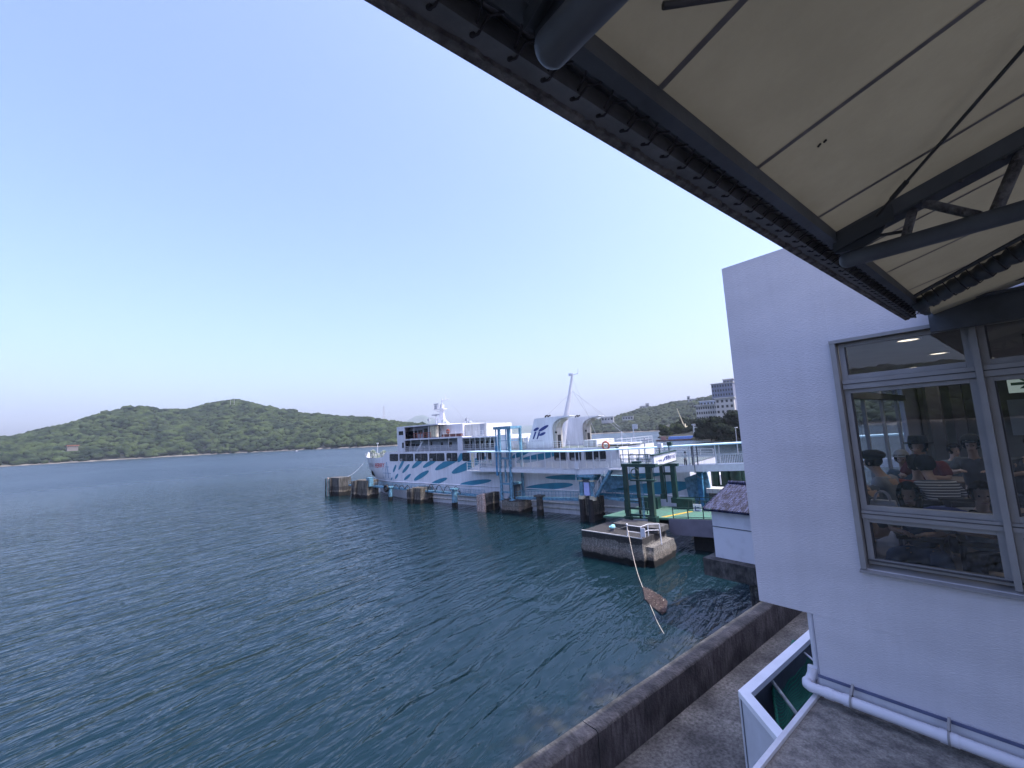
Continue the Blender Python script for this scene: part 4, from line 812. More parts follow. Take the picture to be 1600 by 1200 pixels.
mb.beam((F0[0]-3.5, GY+GW, F0[1]+gh/2), (F1[0], GY+GW, F1[1]+gh/2), .14, gh); mb.beam((F1[0]+.01, GY+GW, F1[1]+gh/2), (G2[0], GY+GW, G2[1]+gh/2+.05), .14, gh+.1)
mb.beam((F0[0]-3.5, GY+GW/2, F0[1]+gh+.04), (F1[0], GY+GW/2, F1[1]+gh+.04), GW-.2, .06); mb.beam((F1[0], GY+GW/2, F1[1]+gh+.1), (G2[0], GY+GW/2, G2[1]+gh+.12), GW-.2, .06); mb.build('girder', M['white_rail'], t)
pxs = [741, 749, 762, 777.5, 806, 829, 851.5, 875, 899, 905, 927, 955, 974, 1000, 1040, 1077, 1119, 1163]
mb = MB(); pm = []
for px in pxs:
    x = PN(px, 720, GY)[0]; f = F0 if x < F1[0] else F1; g_ = F1 if x < F1[0] else F2; zf = ext(f, g_, x)+gh; zr = ext(P0, P1, x) if x < F1[0] else ext(P1, P2, x); pm.append((x, zf, zr))
    for y in (GY, GY+GW): MB().beam((x, y, zf), (x, y, zr), .09).build('post', M['white_rail'], t)
for y, nm in ((GY, 'a'), (GY+GW, 'b')):
    mb = MB()
    for (xa_, fa, ra), (xb_, fb, rb) in zip(pm, pm[1:]):
        rail(mb, [(xa_, y, fa+.05), (xb_, y, fb+.05)], h=1.15, bars=(1, .08), vert=.17, r=.03, post=9)
    mb.build('railing', M['white_rail'], t)
mb = MB(); x = PN(901.5, 720, GY)[0]; mb.box(x-.28, x+.28, GY-.25, GY-.08, PN(900, 733, GY)[1], PN(900, 722, GY)[1]); mb.beam((x-.25, GY-.15, PN(900, 735, GY)[1]), (x-.25, GY-.15, F1[1]-1.1), .07); mb.beam((x+.25, GY-.15, PN(900, 735, GY)[1]), (x+.25, GY-.15, F1[1]-1.1), .07)
mb.build('notice_board', M['white_rail'], t)
mb = MB(); x = PN(1085.5, 730, GY-.3)[0]; mb.tube([(x, GY-.3, PN(1085, 696, GY)[1]), (x, GY-.3, PN(1085, 735, GY)[1]), (x+.15, GY-.3, PN(1087, 744, GY)[1]), (x+.6, GY-.2, PN(1090, 748, GY)[1]), (x+1.2, GY+.3, PN(1095, 747, GY)[1])], .045, 5)
for px in (1080, 1088): x = PN(px, 710, GY)[0]; mb.beam((x, GY+.3, P2[1]-.1), (x, GY+.3, P2[1]-2.6), .12)
mb.build('cable', M['steel_dark'], t)
# second white roof behind the main one, over the lower boarding platform
# short blue portal on the round fronted dolphin
x0 = PN(908.5, 760, -3.0)[0]; x1 = PN(925.5, 760, -3.0)[0]; zb = PN(916, 775, -3.0)[1]; zt = PN(916, 743, -3.0)[1]
t = thing('portal_frame', 'short light blue two post portal under the gangway on the round fronted dolphin', 'portal', ((x0+x1)/2, -3, zb), True)
for x in (x0, x1):
    mb = MB(); mb.tube([(x, -3, zb-.3), (x, -3, zt-.2)], .3, 12); mb.build('post', M['blue_steel'], t); MB().tube([(x, -3, zb-.5), (x, -3, zb+.05)], .48, 12).tube([(x, -3, zt-.75), (x, -3, zt-.6)], .42, 12).build('collar', M['cream'], t)
MB().box(x0-.5, x1+.5, -3.5, -1.2, zt-.2, zt+.1).build('cross_head', M['blue_steel'], t)
MB().box(x0+.42, x1-.42, -3.1, -2.9, zb+.1, zt-.9).build('sign_panel', mat('pale_violet_sheet', (.42, .46, .78), .6, .05), t); MB().box(x0+.2, x1-.2, -3.15, -2.85, zt-.88, zt-.5).build('winch_box', M['steel_dark'], t)
x, z = PN(938, 757, -2.2); MB().prism([(x-1.2, -1.6, z+1.1), (x+3, -1.6, z+1.1), (x+3, -1.6, z-.3), (x+.3, -1.6, z-.9)], (0, 0, 0), (0, 1.2, 0)).build('bracket', M['blue_steel'], org=(x, -2, z), pier=True, label='light blue plate bracket under the gangway right of the short portal', category='bracket')
# stair from the gangway down to the dolphin
a = PN(955, 735, GY-.5); b = PN(932, 776, GY-.5); t = thing('steel_stair', 'light blue steel stair slanting down from the gangway to the round fronted dolphin', 'stairs', (b[0], GY-.5, b[1]), True)
for y in (GY-.9, GY-.2):
    MB().beam((b[0], y, b[1]), (a[0], y, a[1]), .08, .3).build('stringer', M['blue_steel'], t)
mb = MB()
for k in range(14): p = Vector((b[0], GY-.55, b[1])).lerp(Vector((a[0], GY-.55, a[1])), (k+.5)/14); mb.box(p.x-.13, p.x+.13, GY-.86, GY-.24, p.z-.02, p.z+.02)
mb.build('tread', M['blue_steel'], t)
r = MB(); rail(r, [(b[0]-.1, GY-.9, b[1]), (a[0]-.2, GY-.9, a[1])], h=.95, r=.03, post=.9, bars=(1, .5)); r.build('railing', M['white_rail'], t)
x0 = PN(953, 733, GY-.5)[0]; x1 = PN(971, 733, GY-.5)[0]; zz = PN(960, 734, GY-.5)[1]; mb = MB(); mb.box(x0, x1, GY-.95, GY-.08, zz, zz+.14); rail(mb, [(x0+.9, GY-.9, zz+.14), (x1, GY-.9, zz+.14)], h=1.15, vert=.3, r=.03); mb.build('landing', M['white_rail'], t)
# person seated on the gangway is built with the people below

# ---------------------------------------------------------------- near mooring block
BZ = 2.35
c = [Vector(PZ(*q, BZ)) for q in ((910, 826), (957, 815), (1031, 818), (1035, 826), (1004, 845))]
BX0, BY0 = c[0]; print('block corners', c, PZ(909, 863, 0), PZ(1005, 882, 0), PZ(1043, 866, 0))
fl = Vector(PZ(909, 829, BZ)); frn = Vector(PZ(1003, 843, BZ)); back = fl+Vector((0, 0))
ang = math.atan2(frn.y-fl.y, frn.x-fl.x); LBk = (frn-fl).length
t = bpy.data.objects.new('mooring_block', None); C.objects.link(t); t.location = pw(fl.x, fl.y, 0); t.rotation_euler = (0, 0, PRZ+ang)
t['label'] = 'large dark concrete mooring block crusted with shells nearest the camera in the water'; t['category'] = 'mooring block'; ORG[t.name] = ((0, 0, 0), False); BLK = t; bmat = t.location.copy(); BR = Matrix.Rotation(PRZ+ang, 4, 'Z')
def bpx(px, py, z):                       # photo pixel -> block frame
    P = onZ(px, py, z); return BR.inverted() @ (P-Vector((bmat.x, bmat.y, 0)))
DB = 4.6
mb = MB(); rough_block(mb, 0, LBk, 0, DB, -1, BZ, amp=.22, step=.28, bulge=.22, seed=11); rough_block(mb, LBk-.25, LBk+.75, .5, DB, -1, BZ-.7, amp=.2, step=.28, bulge=.2, seed=12); mb.build('concrete', M['tidal_block'], t)
mb = MB(); mb.box(-.03, LBk+.03, -.05, .06, BZ+.02, BZ+.10); mb.build('edge_angle', mat('pale_steel_edge', (.42, .42, .40), .7), t)
# plinth with the green gantry behind
q = bpx(985, 812, BZ)
MB().box(2.0, LBk+.3, 2.4, DB, BZ+.03, BZ+.5).build('plinth', M['seawall'], t)
# bollard
p = bpx(957, 829.5, BZ); bl = bpy.data.objects.new('bollard', None); C.objects.link(bl); bl.location = BR @ Vector((p.x, p.y, BZ)) + Vector((bmat.x, bmat.y, 0)); bl['label'] = 'squat bollard with a pale blue cap on the near mooring block'; bl['category'] = 'bollard'; ORG[bl.name] = ((0, 0, 0), False)
MB().tube([(0, 0, 0), (0, 0, .3)], .2, 14).build('post', M['rust'], bl); MB().tube([(0, 0, .3), (0, 0, .42)], .3, 14).ico((.1, 0, .46), .2, 2, sc=(1.5, .8, .6)).build('cap', mat('pale_blue_rope', (.25, .55, .62), .8), bl)
# white rail on the block
t = bpy.data.objects.new('block_railing', None); C.objects.link(t); t.location = BLK.location; t.rotation_euler = BLK.rotation_euler; t['label'] = 'white pipe railing with a small white board at the corner of the near mooring block'; t['category'] = 'railing'; ORG[t.name] = ((0, 0, 0), False)
pa = bpx(982.5, 838.5, BZ); 
ya = .12; A = (pa.x, ya, BZ); Bp = (LBk-.1, ya, BZ); Cp = (LBk-.1, 1.4, BZ); Dp = (LBk+.75, 1.9, BZ-.3)
mb = MB(); 
for p in (A, Bp, Cp): mb.tube([p, (p[0], p[1], p[2]+1.05)], .05, 8)
for h_ in (1.02, .5): mb.tube([(q_[0], q_[1], q_[2]+h_) for q_ in (A, Bp, Cp, (LBk+.7, 2.0, BZ))], .035, 6)
mb.tube([(LBk+.7, 2.0, BZ+1.02), (LBk+.75, 2.05, BZ-.75)], .05, 8)
mb.ico((A[0], A[1], BZ+1.08), .1, 2); mb.build('rail', M['white_rail'], t); MB().box(LBk-.12, LBk+.3, ya-.05, ya+.02, BZ+.2, BZ+.95).build('board', M['white'], t)
RAILP = BR @ Vector((A[0], A[1], BZ+.95)) + Vector((bmat.x, bmat.y, 0)); BOLP = bl.location+Vector((0, 0, .35))

# ---------------------------------------------------------------- green ramp gantry with the sign
t = thing('ramp_gantry', 'dark green steel gantry with four posts over the green boarding ramp', 'gantry', (PN(982, 808, -12.3)[0], -12.3, 2.9), True)
YN, YF = -12.3, -4.9
posts = []
for px, py, pt, y, w_ in ((982.5, 810, 729, YN, .42), (1021, 811, 729, YN, .52), (1037, 775, 727, YF, .34), (1056, 781, 724, YF, .5)):
    xb_, zb_ = PN(px, py, y); xt_, zt_ = PN(px-4, pt, y); xm_ = xb_; posts.append((xm_, y, zb_, zt_))
    mb = MB(); mb.beam((xm_, y, zb_-.3), (xm_, y, zt_), w_, w_, up=(1, 0, 0)); mb.box(xm_-w_*.8, xm_+w_*.8, y-w_*.8, y+w_*.8, zb_-.3, zb_+.25); mb.build('post', M['green_steel'], t)
    
(x1_, _, zb1, zt1), (x2_, _, zb2, zt2), (x3_, _, zb3, zt3), (x4_, _, zb4, zt4) = posts
print('gantry', posts)
zt = zt1
mb = MB(); mb.box(x1_-.25, x2_+.8, YN-.35, YN+.35, zt+.003, zt+.3); mb.box(x1_-.25, x2_+.8, YN+.353, YN+1.6, zt+.06, zt+.14); mb.box(x3_-.2, x4_+.6, YF-.3, YF+.3, zt4-.3, zt4-.003); mb.build('head_beam', M['green_steel'], t)
mb = MB(); rail(mb, [(x1_-.2, YN-.33, zt+.3), (x2_+.1, YN-.33, zt+.3)], h=.95, r=.03, post=.9, bars=(1, .5)); rail(mb, [(x1_-.2, YN+1.55, zt+.14), (x2_+.1, YN+1.55, zt+.14)], h=.95, r=.03, post=.9, bars=(1, .5)); mb.build('railing', M['green_steel'], t)
xm_ = (x1_*.58+x2_*.42); mb = MB(); mb.beam((xm_, YN+.5, 2.9), (xm_, YN+.5, 4.9), .18, mi=1); mb.beam((xm_, YN+.5, 4.9), (xm_, YN+.5, zt), .3); mb.box(xm_-.4, xm_+.4, YN+.2, YN+.9, zt+.31, zt+.5); mb.build('hydraulic_rod', [M['green_steel'], M['black']], t)
MB().beam((x4_-1., YF, 3.4), (x4_-1., YF, zt4-.3), .12).build('hydraulic_rod', M['green_steel'], t)
for z_ in (zb2+.9, zb2+.25): MB().beam((x1_+.22, YN, z_), (x2_-.27, YN, z_), .16, .2).build('cross_beam', M['green_steel'], t)
z_ = PN(1045, 740, YF)[1]; MB().beam((x3_+.18, YF, z_), (x4_-.26, YF, z_), .16, .3).build('cross_beam', M['green_steel'], t)
# small platform with motor on the near right post, ladder
zp = PN(1010, 749, YN)[1]; mb = MB(); mb.box(x2_-1.7, x2_+.8, YN-.9, YN-.3, zp-.1, zp+.05); rail(mb, [(x2_-1.7, YN-.88, zp), (x2_+.8, YN-.88, zp)], h=1.3, r=.03, post=.8, bars=(1, .5)); mb.torus((x2_-1.2, YN-.75, zp+.7), .4, .06, 'y', 16, 6); mb.build('service_platform', M['green_steel'], t)
mb = MB(); 
for y in (YN-.55, YN-.25): mb.beam((x2_-.75, y, 3.0), (x2_-.75, y, zp), .05)
for k in range(14): mb.beam((x2_-.75, YN-.55, 3.2+k*.3), (x2_-.75, YN-.25, 3.2+k*.3), .03)
mb.build('ladder', M['blue_steel'], t)
# sign across the ramp: white board with a logo and Japanese lettering
sa = Vector((x2_+.55, YN-.2)); sb_ = Vector((x4_+.3, YF+.1)); zs1 = PN(1025.5, 712.5, sa.y)[1]; zs0 = PN(1026.5, 729, sa.y)[1]; zs1b = PN(1060, 706, sb_.y)[1]; zs0b = PN(1060.5, 720.8, sb_.y)[1]
sg = thing('ramp_sign', 'white sign board with blue Japanese lettering slung across the green gantry', 'sign', (sa.x, sa.y, zs0), True)
dv = (sb_-sa).normalized(); nv = Vector((dv.y, -dv.x)); 
if nv.x < 0: nv = -nv
zl = min(zs0, zs0b+.3); zh = zl + (zs1-zs0+zs1b-zs0b)/2
def sgp(u, v, o=0.): q = sa+(sb_-sa)*u+nv*o; return (q.x, q.y, zl+(zh-zl)*v)
print('sign', sa, sb_, zs0, zs1, zs0b, zs1b)
mb = MB(); mb.add([sgp(0, 0, -.1), sgp(1, 0, -.1), sgp(1, 1, -.1), sgp(0, 1, -.1), sgp(0, 0, .1), sgp(1, 0, .1), sgp(1, 1, .1), sgp(0, 1, .1)], [(0, 3, 2, 1), (4, 5, 6, 7), (0, 1, 5, 4), (1, 2, 6, 5), (2, 3, 7, 6), (3, 0, 4, 7)])
mb.build('board', M['white'], sg)
SGO = .115
lt = MB(); fn = lambda u, v: sgp(u, v, SGO)
add_text(lt, '伊勢湾', .09, .28, .32, .50, fn, bold=.02); add_text(lt, '鳥羽のりば', .50, .28, .96, .74, fn, bold=.035)
for x0_, y0_, x1__, y1__, w_ in ((.37, .22, .42, .46, .05), (.42, .46, .50, .64, .06), (.41, .34, .47, .44, .05)):
    a = Vector((x0_, y0_)); b = Vector((x1__, y1__)); c_ = (a+b)/2; d_ = b-a; pts = []
    for k in range(16): th = 2*math.pi*k/16; pts.append(fn(c_.x+d_.x/2*math.cos(th)-w_/3*math.sin(th)*.6, c_.y+d_.y/2*math.cos(th)+w_*math.sin(th)))
    lt.add(pts, [tuple(range(16))])
lt.build('lettering', M['navy'], sg)
mb = MB(); mb.add([sgp(-.03, 1.0, -.2), sgp(1.03, 1.0, -.2), sgp(1.03, 1.12, -.2), sgp(-.03, 1.12, -.2), sgp(-.03, 1.0, .2), sgp(1.03, 1.0, .2), sgp(1.03, 1.12, .2), sgp(-.03, 1.12, .2)], [(0, 3, 2, 1), (4, 5, 6, 7), (0, 1, 5, 4), (1, 2, 6, 5), (2, 3, 7, 6), (3, 0, 4, 7)])
mb.add([sgp(-.03, -.12, -.15), sgp(1.03, -.12, -.15), sgp(1.03, -.02, -.15), sgp(-.03, -.02, -.15), sgp(-.03, -.12, .08), sgp(1.03, -.12, .08), sgp(1.03, -.02, .08), sgp(-.03, -.02, .08)], [(0, 3, 2, 1), (4, 5, 6, 7), (0, 1, 5, 4), (1, 2, 6, 5), (2, 3, 7, 6), (3, 0, 4, 7)])
mb.build('frame', M['green_steel'], sg)
for u, h_ in ((.3, 1.0), (.75, .9)):
    g_ = thing('mooring_hook' if 0 else 'floodlight', 'small floodlight on the left part of the green gantry sign' if u < .5 else 'small floodlight on the right part of the green gantry sign', 'floodlight', sgp(u, 1.12), True)
    p = Vector(sgp(u, 1.12)); MB().tube([p, p+Vector((0, 0, .8))], .06, 6).build('bracket', M['green_steel'], g_); MB().box(p.x-.1, p.x+.35, p.y-.25, p.y+.25, p.z+.55, p.z+1.0).build('lamp', M['white_rail'] if u < .5 else M['green_steel'], g_)

# ---------------------------------------------------------------- green ramp
RZ = 3.0
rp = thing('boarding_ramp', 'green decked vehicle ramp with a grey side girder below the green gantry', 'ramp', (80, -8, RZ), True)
def rz(x): return float(np.interp(x, [73, 82, 95], [2.6, 3.05, 3.6]))
yn = lambda x: float(np.interp(x, [74, 79, 84, 97], [-11.4, -11.6, -11.3, -10.2])); yf = -4.6
xs = [74.2, 77, 80, 83, 86, 90, 97]
mb = MB(); 
V = [(x, yn(x), rz(x)) for x in xs]+[(x, yf, rz(x)) for x in xs]; k = len(xs)
V[k] = (75.6, yf, rz(75.6))
mb.add(V, [(i, i+1, k+i+1, k+i) for i in range(k-1)]); V2 = [(x, y, z-.18) for x, y, z in V]; mb.add(V+V2, [(i, 2*k+i, 2*k+i+1, i+1) for i in range(k-1)]+[(0, k, 3*k, 2*k)]); mb.add(V2, [(i, k+i, k+i+1, i+1) for i in range(k-1)]); mb.build('deck', M['green_deck'], rp)
mb = MB(); 
mb.prism([(81.4, -11.62, rz(81.4)-.05), (97, -10.35, rz(97)-.05), (97, -10.35, rz(97)-1.9), (81.9, -11.6, rz(82)-1.55), (81.4, -11.62, rz(81.4)-1.3)], (0, 0, 0), (0, .2, 0)); mb.build('girder', mat('grey_violet_steel', (.11, .11, .145), .6, .1, 1), rp); MB().box(80, 97, -10.6, -4.8, 1.9, 2.6).box(83.2, 97, -10.3, -5, -1, 1.88).build('under_ramp_shade', M['black'], rp)  # black boxes added to fill the void under the ramp with shade
mb = MB(); rail(mb, [(81.8, -11.4, rz(81.8)), (97, -10.1, rz(97))], h=1.0, bars=(1, .12), r=.05, post=1.35); rail(mb, [(80.5, -5.0, rz(80)), (97, -5.0, rz(97))], h=1.1, bars=(1, .5, .1), r=.05, post=1.0); rail(mb, [(82, -7.2, rz(80)), (92, -7.0, rz(92))], h=1.1, bars=(1, .1), r=.05, post=.55)
mb.build('guard_rail', M['green_steel'], rp)
mb = MB(); a = (80.2, -11.2, rz(80.2)+.01); mb.add([(80.4, -11.0, rz(80.4)+.006), (80.9, -11.0, rz(80.9)+.006), (82.6, -7.6, rz(82.6)+.006), (82.1, -7.6, rz(82.1)+.006)], [(0, 1, 2, 3)]); mb.build('painted_line', M['yellow'], rp)
MB().box(76.5, 78.5, -6.6, -5.6, rz(77)+.01, rz(77)+1.3).build('winch_cabinet', M['green_steel'], rp); MB().box(80.5, 82.2, -6.4, -5.4, rz(81)+.01, rz(81)+1.1).build('winch_cabinet', M['green_steel'], rp)
mb = MB(); mb.beam((76, -9.6, rz(76)), (76, -9.6, 4.15), .1); mb.beam((78.5, -9.6, rz(78)), (78.5, -9.6, 4.15), .1); mb.beam((76.05, -9.6, 4.1), (78.45, -9.6, 4.1), .1); mb.build('lifting_frame', M['green_steel'], rp)
sx, sz = PN(1091, 794, -7); s_ = thing('lane_sign', 'small white square notice hanging on the green ramp guard rail', 'sign', (sx, -7.3, sz), True); mb = MB(); mb.box(sx-.4, sx+.4, -7.35, -7.25, sz-.45, sz+.45); mb.box(sx-.22, sx-.12, -7.37, -7.351, sz-.25, sz+.25, 1); mb.box(sx-.12, sx+.22, -7.37, -7.351, sz-.25, sz-.17, 1); mb.box(sx-.05, sx+.22, -7.37, -7.351, sz+.1, sz+.18, 1); mb.build('board', [M['white'], M['navy']], s_)
# dark fenced machinery deck behind the ramp, blue posts, green piles, small quay
q = thing('rear_pier', 'dark concrete pier deck behind the green ramp with clutter on it', 'pier', (84, 0, 2.), True); mb = MB(); rough_block(mb, 83.0, 90, -3.4, 4.5, 1.2, 2.7, amp=.05, step=.8); mb.build('deck', M['concrete'], q)
mb = MB()
for x in (84, 87, 89.5):
    for y in (-2.8, 3.6): mb.tube([(x, y, -1), (x, y, 1.3)], .4, 10)
mb.build('pile', M['tidal_dark'], q)
for px, lab, dy in ((1097.5, 'left thick blue fender post behind the ramp beside the ferry stern', -1.0), (1103, 'right thick blue fender post behind the ramp beside the ferry stern', -.2)):
    xg, zg = PN(px, 783, dy); zt_ = PN(px, 738, dy)[1]; t = thing('fender_post', lab, 'post', (xg, dy, 2.7), True, 'blue posts beside the ferry stern'); mb = MB(); mb.beam((xg, dy, 2.5), (xg, dy, zt_), .55, .55, up=(1, 0, 0)); mb.build('post', M['blue_deep'], t); MB().box(xg-.5, xg+.5, dy-.4, dy+.4, zt_, zt_+.2).build('cap', M['blue_steel'], t)
for k, (px, w_) in enumerate(((1119.5, .5), (1136, .55), (1153, .8), (1161, .5))):
    xg, zg = PN(px, 762, 2.5); t = thing('green_pile', ['leftmost dark green pile standing in the water under the gangway', 'middle dark green pile under the gangway', 'thick dark green pile under the gangway beside the white building', 'dark green pile hard against the white building edge'][k], 'pile', (xg, 2.5, 0), True, 'dark green piles under the gangway'); MB().tube([(xg, 2.5, -1), (xg, 2.5, F2[1]-.1)], w_, 12).build('shaft', M['green_steel'], t)
    MB().tube([(xg, 2.5, -1), (xg, 2.5, .9)], w_+.03, 12).build('tide_band', M['tidal_dark'], t)
x, z = PN(1123, 765, 0); t = thing('fender_block', 'small dark fender block with a pale cap in the water behind the shed roof', 'fender block', (x, 0, 0), True); MB().box(x-.9, x+.9, -.8, .8, -1, z-.3).build('block', M['tidal_dark'], t); MB().box(x-1.1, x+1.1, -1, 1, z-.3, z+.2).build('cap', M['stained_white'], t)
t = thing('pier_beam', 'dark horizontal fender beam linking the green piles', 'beam', (92, 2.4, 3), True); a = PN(1128, 759, 2.3); b = PN(1175, 757, 2.3); MB().beam((a[0], 1.75, a[1]), (b[0], 1.75, b[1]), .3, .35).build('beam', M['green_steel'], t)
# street lamp near the building edge
P = far(1151, 690, 150); T = far(1149, 668, 150); t = thing('lamp_post', 'slim pale lamp post in front of the dark shore trees beside the building edge', 'lamp post', tuple(P)); MB().tube([P-Vector((0, 0, 4)), T], .14, 8, r2=.09).build('pole', gal, t); MB().box(T.x-.2, T.x+1.2, T.y-.2, T.y+.2, T.z-.1, T.z+.12).build('lamp_head', gal, t)

# ================================================================== TILED SHED OVER THE WATER
SX = 12/9*19.5; SY = 12/9*10.2
e0 = onX(1114, 796, SX-.35); w0 = onX(1118.5, 870, SX); rg = onX(1150, 755.5, SX+3.4); print('shed', e0, w0, rg)
sh = thing('shed', 'white walled shed with a dark blue grey tiled roof standing over the water', 'shed', (SX, w0.y, w0.z))
zb = w0.z; ze = e0.z; y1 = w0.y; y0 = y1-9
mb = MB(); mb.box(SX, SX+6.5, y0, y1, zb, ze-.1); mb.prism([(SX, y1-.2, ze-.1), (SX+6.5, y1-.2, ze-.1), (SX+3.4, y1-.2, rg.z-.15)], (0, 0, 0), (0, .2, 0)); mb.box(SX-.02, SX-.001, y0, y1+.02, zb+(ze-zb)*.62, zb+(ze-zb)*.62+.05, 1); mb.build('wall', [mat('shed_wall', (.62, .63, .68), .7, .12, 1.2, col2=(.46, .47, .51), lo=.2, hi=.5, bump=.2, bscale=12), M['steel_grey']], sh)
mb = MB(); yr0, yr1 = y0-.3, y1+.35; n_ = int((yr1-yr0)/.145); rows = 13
pts = []
for j in range(rows*2+1):
    f = j/(rows*2); xx = SX-.35+(3.75)*f; zz = ze+(rg.z-ze)*f-(.05 if j % 2 else 0)+0.02
    pts.append([(xx-(.02 if j % 2 else 0), yr0+(yr1-yr0)*i/(n_*2), zz+(.035 if i % 2 else -.03)) for i in range(n_*2+1)])
mb.add([p for r in pts for p in r], [(j*(n_*2+1)+i, j*(n_*2+1)+i+1, (j+1)*(n_*2+1)+i+1, (j+1)*(n_*2+1)+i) for j in range(rows*2) for i in range(n_*2)])
mb.quad((SX+3.4, yr0, rg.z), (SX+3.4, yr1, rg.z), (SX+6.9, yr1, ze), (SX+6.9, yr0, ze)); mb.tube([(SX+3.4, yr0, rg.z+.04), (SX+3.4, yr1, rg.z+.04)], .14, 8)
mb.box(SX-.36, SX-.30, yr0, yr1, ze-.12, ze-.02); mb.prism([(SX-.35, yr1-.06, ze-.12), (SX+3.4, yr1-.06, rg.z-.12), (SX+3.4, yr1-.06, rg.z+.05), (SX-.35, yr1-.06, ze+.05)], (0, 0, 0), (0, .06, 0))
mb.build('roof', mat('blue_grey_tiles', (.040, .050, .105), .7, .35, 3.5, spec=.2, col2=(.006, .007, .02), lo=.42, hi=.6, stretch=(.45, 3.2, 1), bump=.3, bscale=14), sh)
mb = MB(); rough_block(mb, SX-.6, SX+9, y0-3, y1+.5, zb-1.0, zb-.02, amp=.06, step=.7); pl_ = mb.build('platform', M['seawall'], sh)
for y in (y1-2.2, y1-5.5):
    MB().tube([(SX+.2, y, -1), (SX+.2, y, zb-.9)], .45, 12).build('pile', M['tidal_dark'], sh)

# ================================================================== QUAY, SEAWALL
GZ = H-6.3; TZ = H-5.505
ya = onZ(1185.6, 939.7, TZ).y; yb = onZ(1207.5, 946, TZ).y; print('seawall', ya, yb)
t = thing('seawall', 'long low weathered concrete sea wall running along the edge of the quay', 'sea wall', (8, yb, GZ))
jt = [-8, onZ(912, 1128, TZ).x, 14.5, 23.0]
for a, b in zip(jt, jt[1:]):
    mb = MB(); N_ = int((b-a)/.22); prof_ = [(ya, -2), (ya, TZ-.03), (ya-.03, TZ), (yb+.04, TZ), (yb, TZ-.04), (yb, GZ-.3)]; vs = []
    for i in range(N_+1):
        x = a+.012+(b-a-.024)*i/N_
        for y, z in prof_: vs.append((x, y+.010*noise.noise(Vector((x*2, y*7, z*3))), z+.010*noise.noise(Vector((x*2.6, y*9, 2)))))
    mb.add(vs, [(i*6+j, (i+1)*6+j, (i+1)*6+j+1, i*6+j+1) for i in range(N_) for j in range(5)], 0, True); mb.add(vs[:6], [tuple(range(6))]); mb.add(vs[-6:], [tuple(range(6))])
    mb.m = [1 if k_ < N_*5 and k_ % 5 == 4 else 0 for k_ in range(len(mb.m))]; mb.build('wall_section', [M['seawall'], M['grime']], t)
mb = MB(); mb.quad((-12, -9, GZ), (40, -9, GZ), (40, yb+.1, GZ), (-12, yb+.1, GZ)); mb.quad((-12, ya-.1, -2), (40, ya-.1, -2), (40, ya-.1, GZ-.4), (-12, ya-.1, GZ-.4)); structure(mb.build('quay_pavement', M['concrete']))
# floating rope and mat
mpos = onZ(1024, 938, .02); mb = MB(); cs = [onZ(*q_, .06) for q_ in ((1004, 917), (1016, 921), (1030, 930), (1043, 939), (1041, 955), (1034, 959), (1020, 948), (1008, 936))]; cen = sum(cs, Vector())/len(cs)
lr = random.Random(5); mb.add([cen]+cs+[c_-Vector((0, 0, .2)) for c_ in cs], [(0, i+1, (i+1) % 8+1) for i in range(8)]+[(i+1, i+9, (i+1) % 8+9, (i+1) % 8+1) for i in range(8)])
for i in range(900):
    a, b = lr.random(), lr.randrange(8); p = cen.lerp(cs[b].lerp(cs[(b+1) % 8], lr.random()), math.sqrt(a)); s_ = lr.uniform(.03, .10); th = lr.uniform(0, 3.14); d_ = Vector((math.cos(th), math.sin(th), lr.uniform(-.1, .3)))*s_; e_ = Vector((-math.sin(th), math.cos(th), .2))*s_*.4; p.z += lr.uniform(0, .07); mb.add([p-d_, p-e_, p+d_, p+e_], [(0, 1, 2, 3)], 0 if lr.random() > .06 else 1)
mb.build('floating_weed', [mat('brown_weed', (.075, .052, .047), .95, .3, 6), M['rope']], org=tuple(cen), label='brown raft of floating weed on the water below the hanging rope', category='weed')
e = onZ(1068, 1022, TZ+.02); e = Vector((e.x, ya+.02, TZ+.01))
pts = []
W1 = onZ(1004, 917, .02); kn = [RAILP]+[RAILP.lerp(W1, q/6)-Vector((0, 0, .75*math.sin(math.pi*q/6))) for q in range(1, 6)]+[W1, onZ(1018, 950, .03), onZ(1027, 972, .03), onZ(1036, 988, 0), onZ(1050, 1012, -.15)]
for i in range(len(kn)-1):
    for q_ in range(6): pts.append(kn[i].lerp(kn[i+1], q_/6))
pts.append(kn[-1])
for _ in range(4): pts = [pts[0]]+[(pts[i-1]+pts[i]*2+pts[i+1])/4 for i in range(1, len(pts)-1)]+[pts[-1]]
pts = [BOLP, BOLP.lerp(RAILP, .5)-Vector((0, 0, .18))]+pts
MB().tube(pts, .026, 6).build('hanging_rope', M['rope'], org=tuple(RAILP), label='long pale rope hanging from the mooring block railing down towards the quay', category='rope')

# ================================================================== WHITE TERMINAL BUILDING
WX = 6.0
zT = onX(1128, 420, WX).z; zBt = onX(1186, 938, WX).z; yC = onX(1157, 680, WX).y; yL = onX(1276, 1010, WX).y
wy = onX(1321, 710, WX).y; wzt = onX(1296, 534, WX).z; wzb = onX(1345.3, 887, WX).z
print('bld', zT, zBt, yC, yL, wy, wzt, wzb)
XR = 26.0; YR = -9.0; ZF = H-1.95; WT = .22
bd = thing('terminal_building', 'white rendered terminal building with a big window overlooking the quay', 'building', (WX, yC, GZ))
mb = MB()
mb.box(WX, WX+WT, wy, yC, zBt, zT)                       # pier left of the window
mb.box(WX, WX+WT, YR, wy-.001, wzt, zT); mb.box(WX, WX+WT, YR, wy-.001, zBt, wzb)
mb.box(WX+WT+.001, XR, yC-.2, yC, zBt, wzb); mb.box(WX+WT+.001, XR, yC-.2, yC, H+.78, zT); mb.box(WX+WT+.001, WX+1.0, yC-.2, yC, wzb+.001, H+.779)
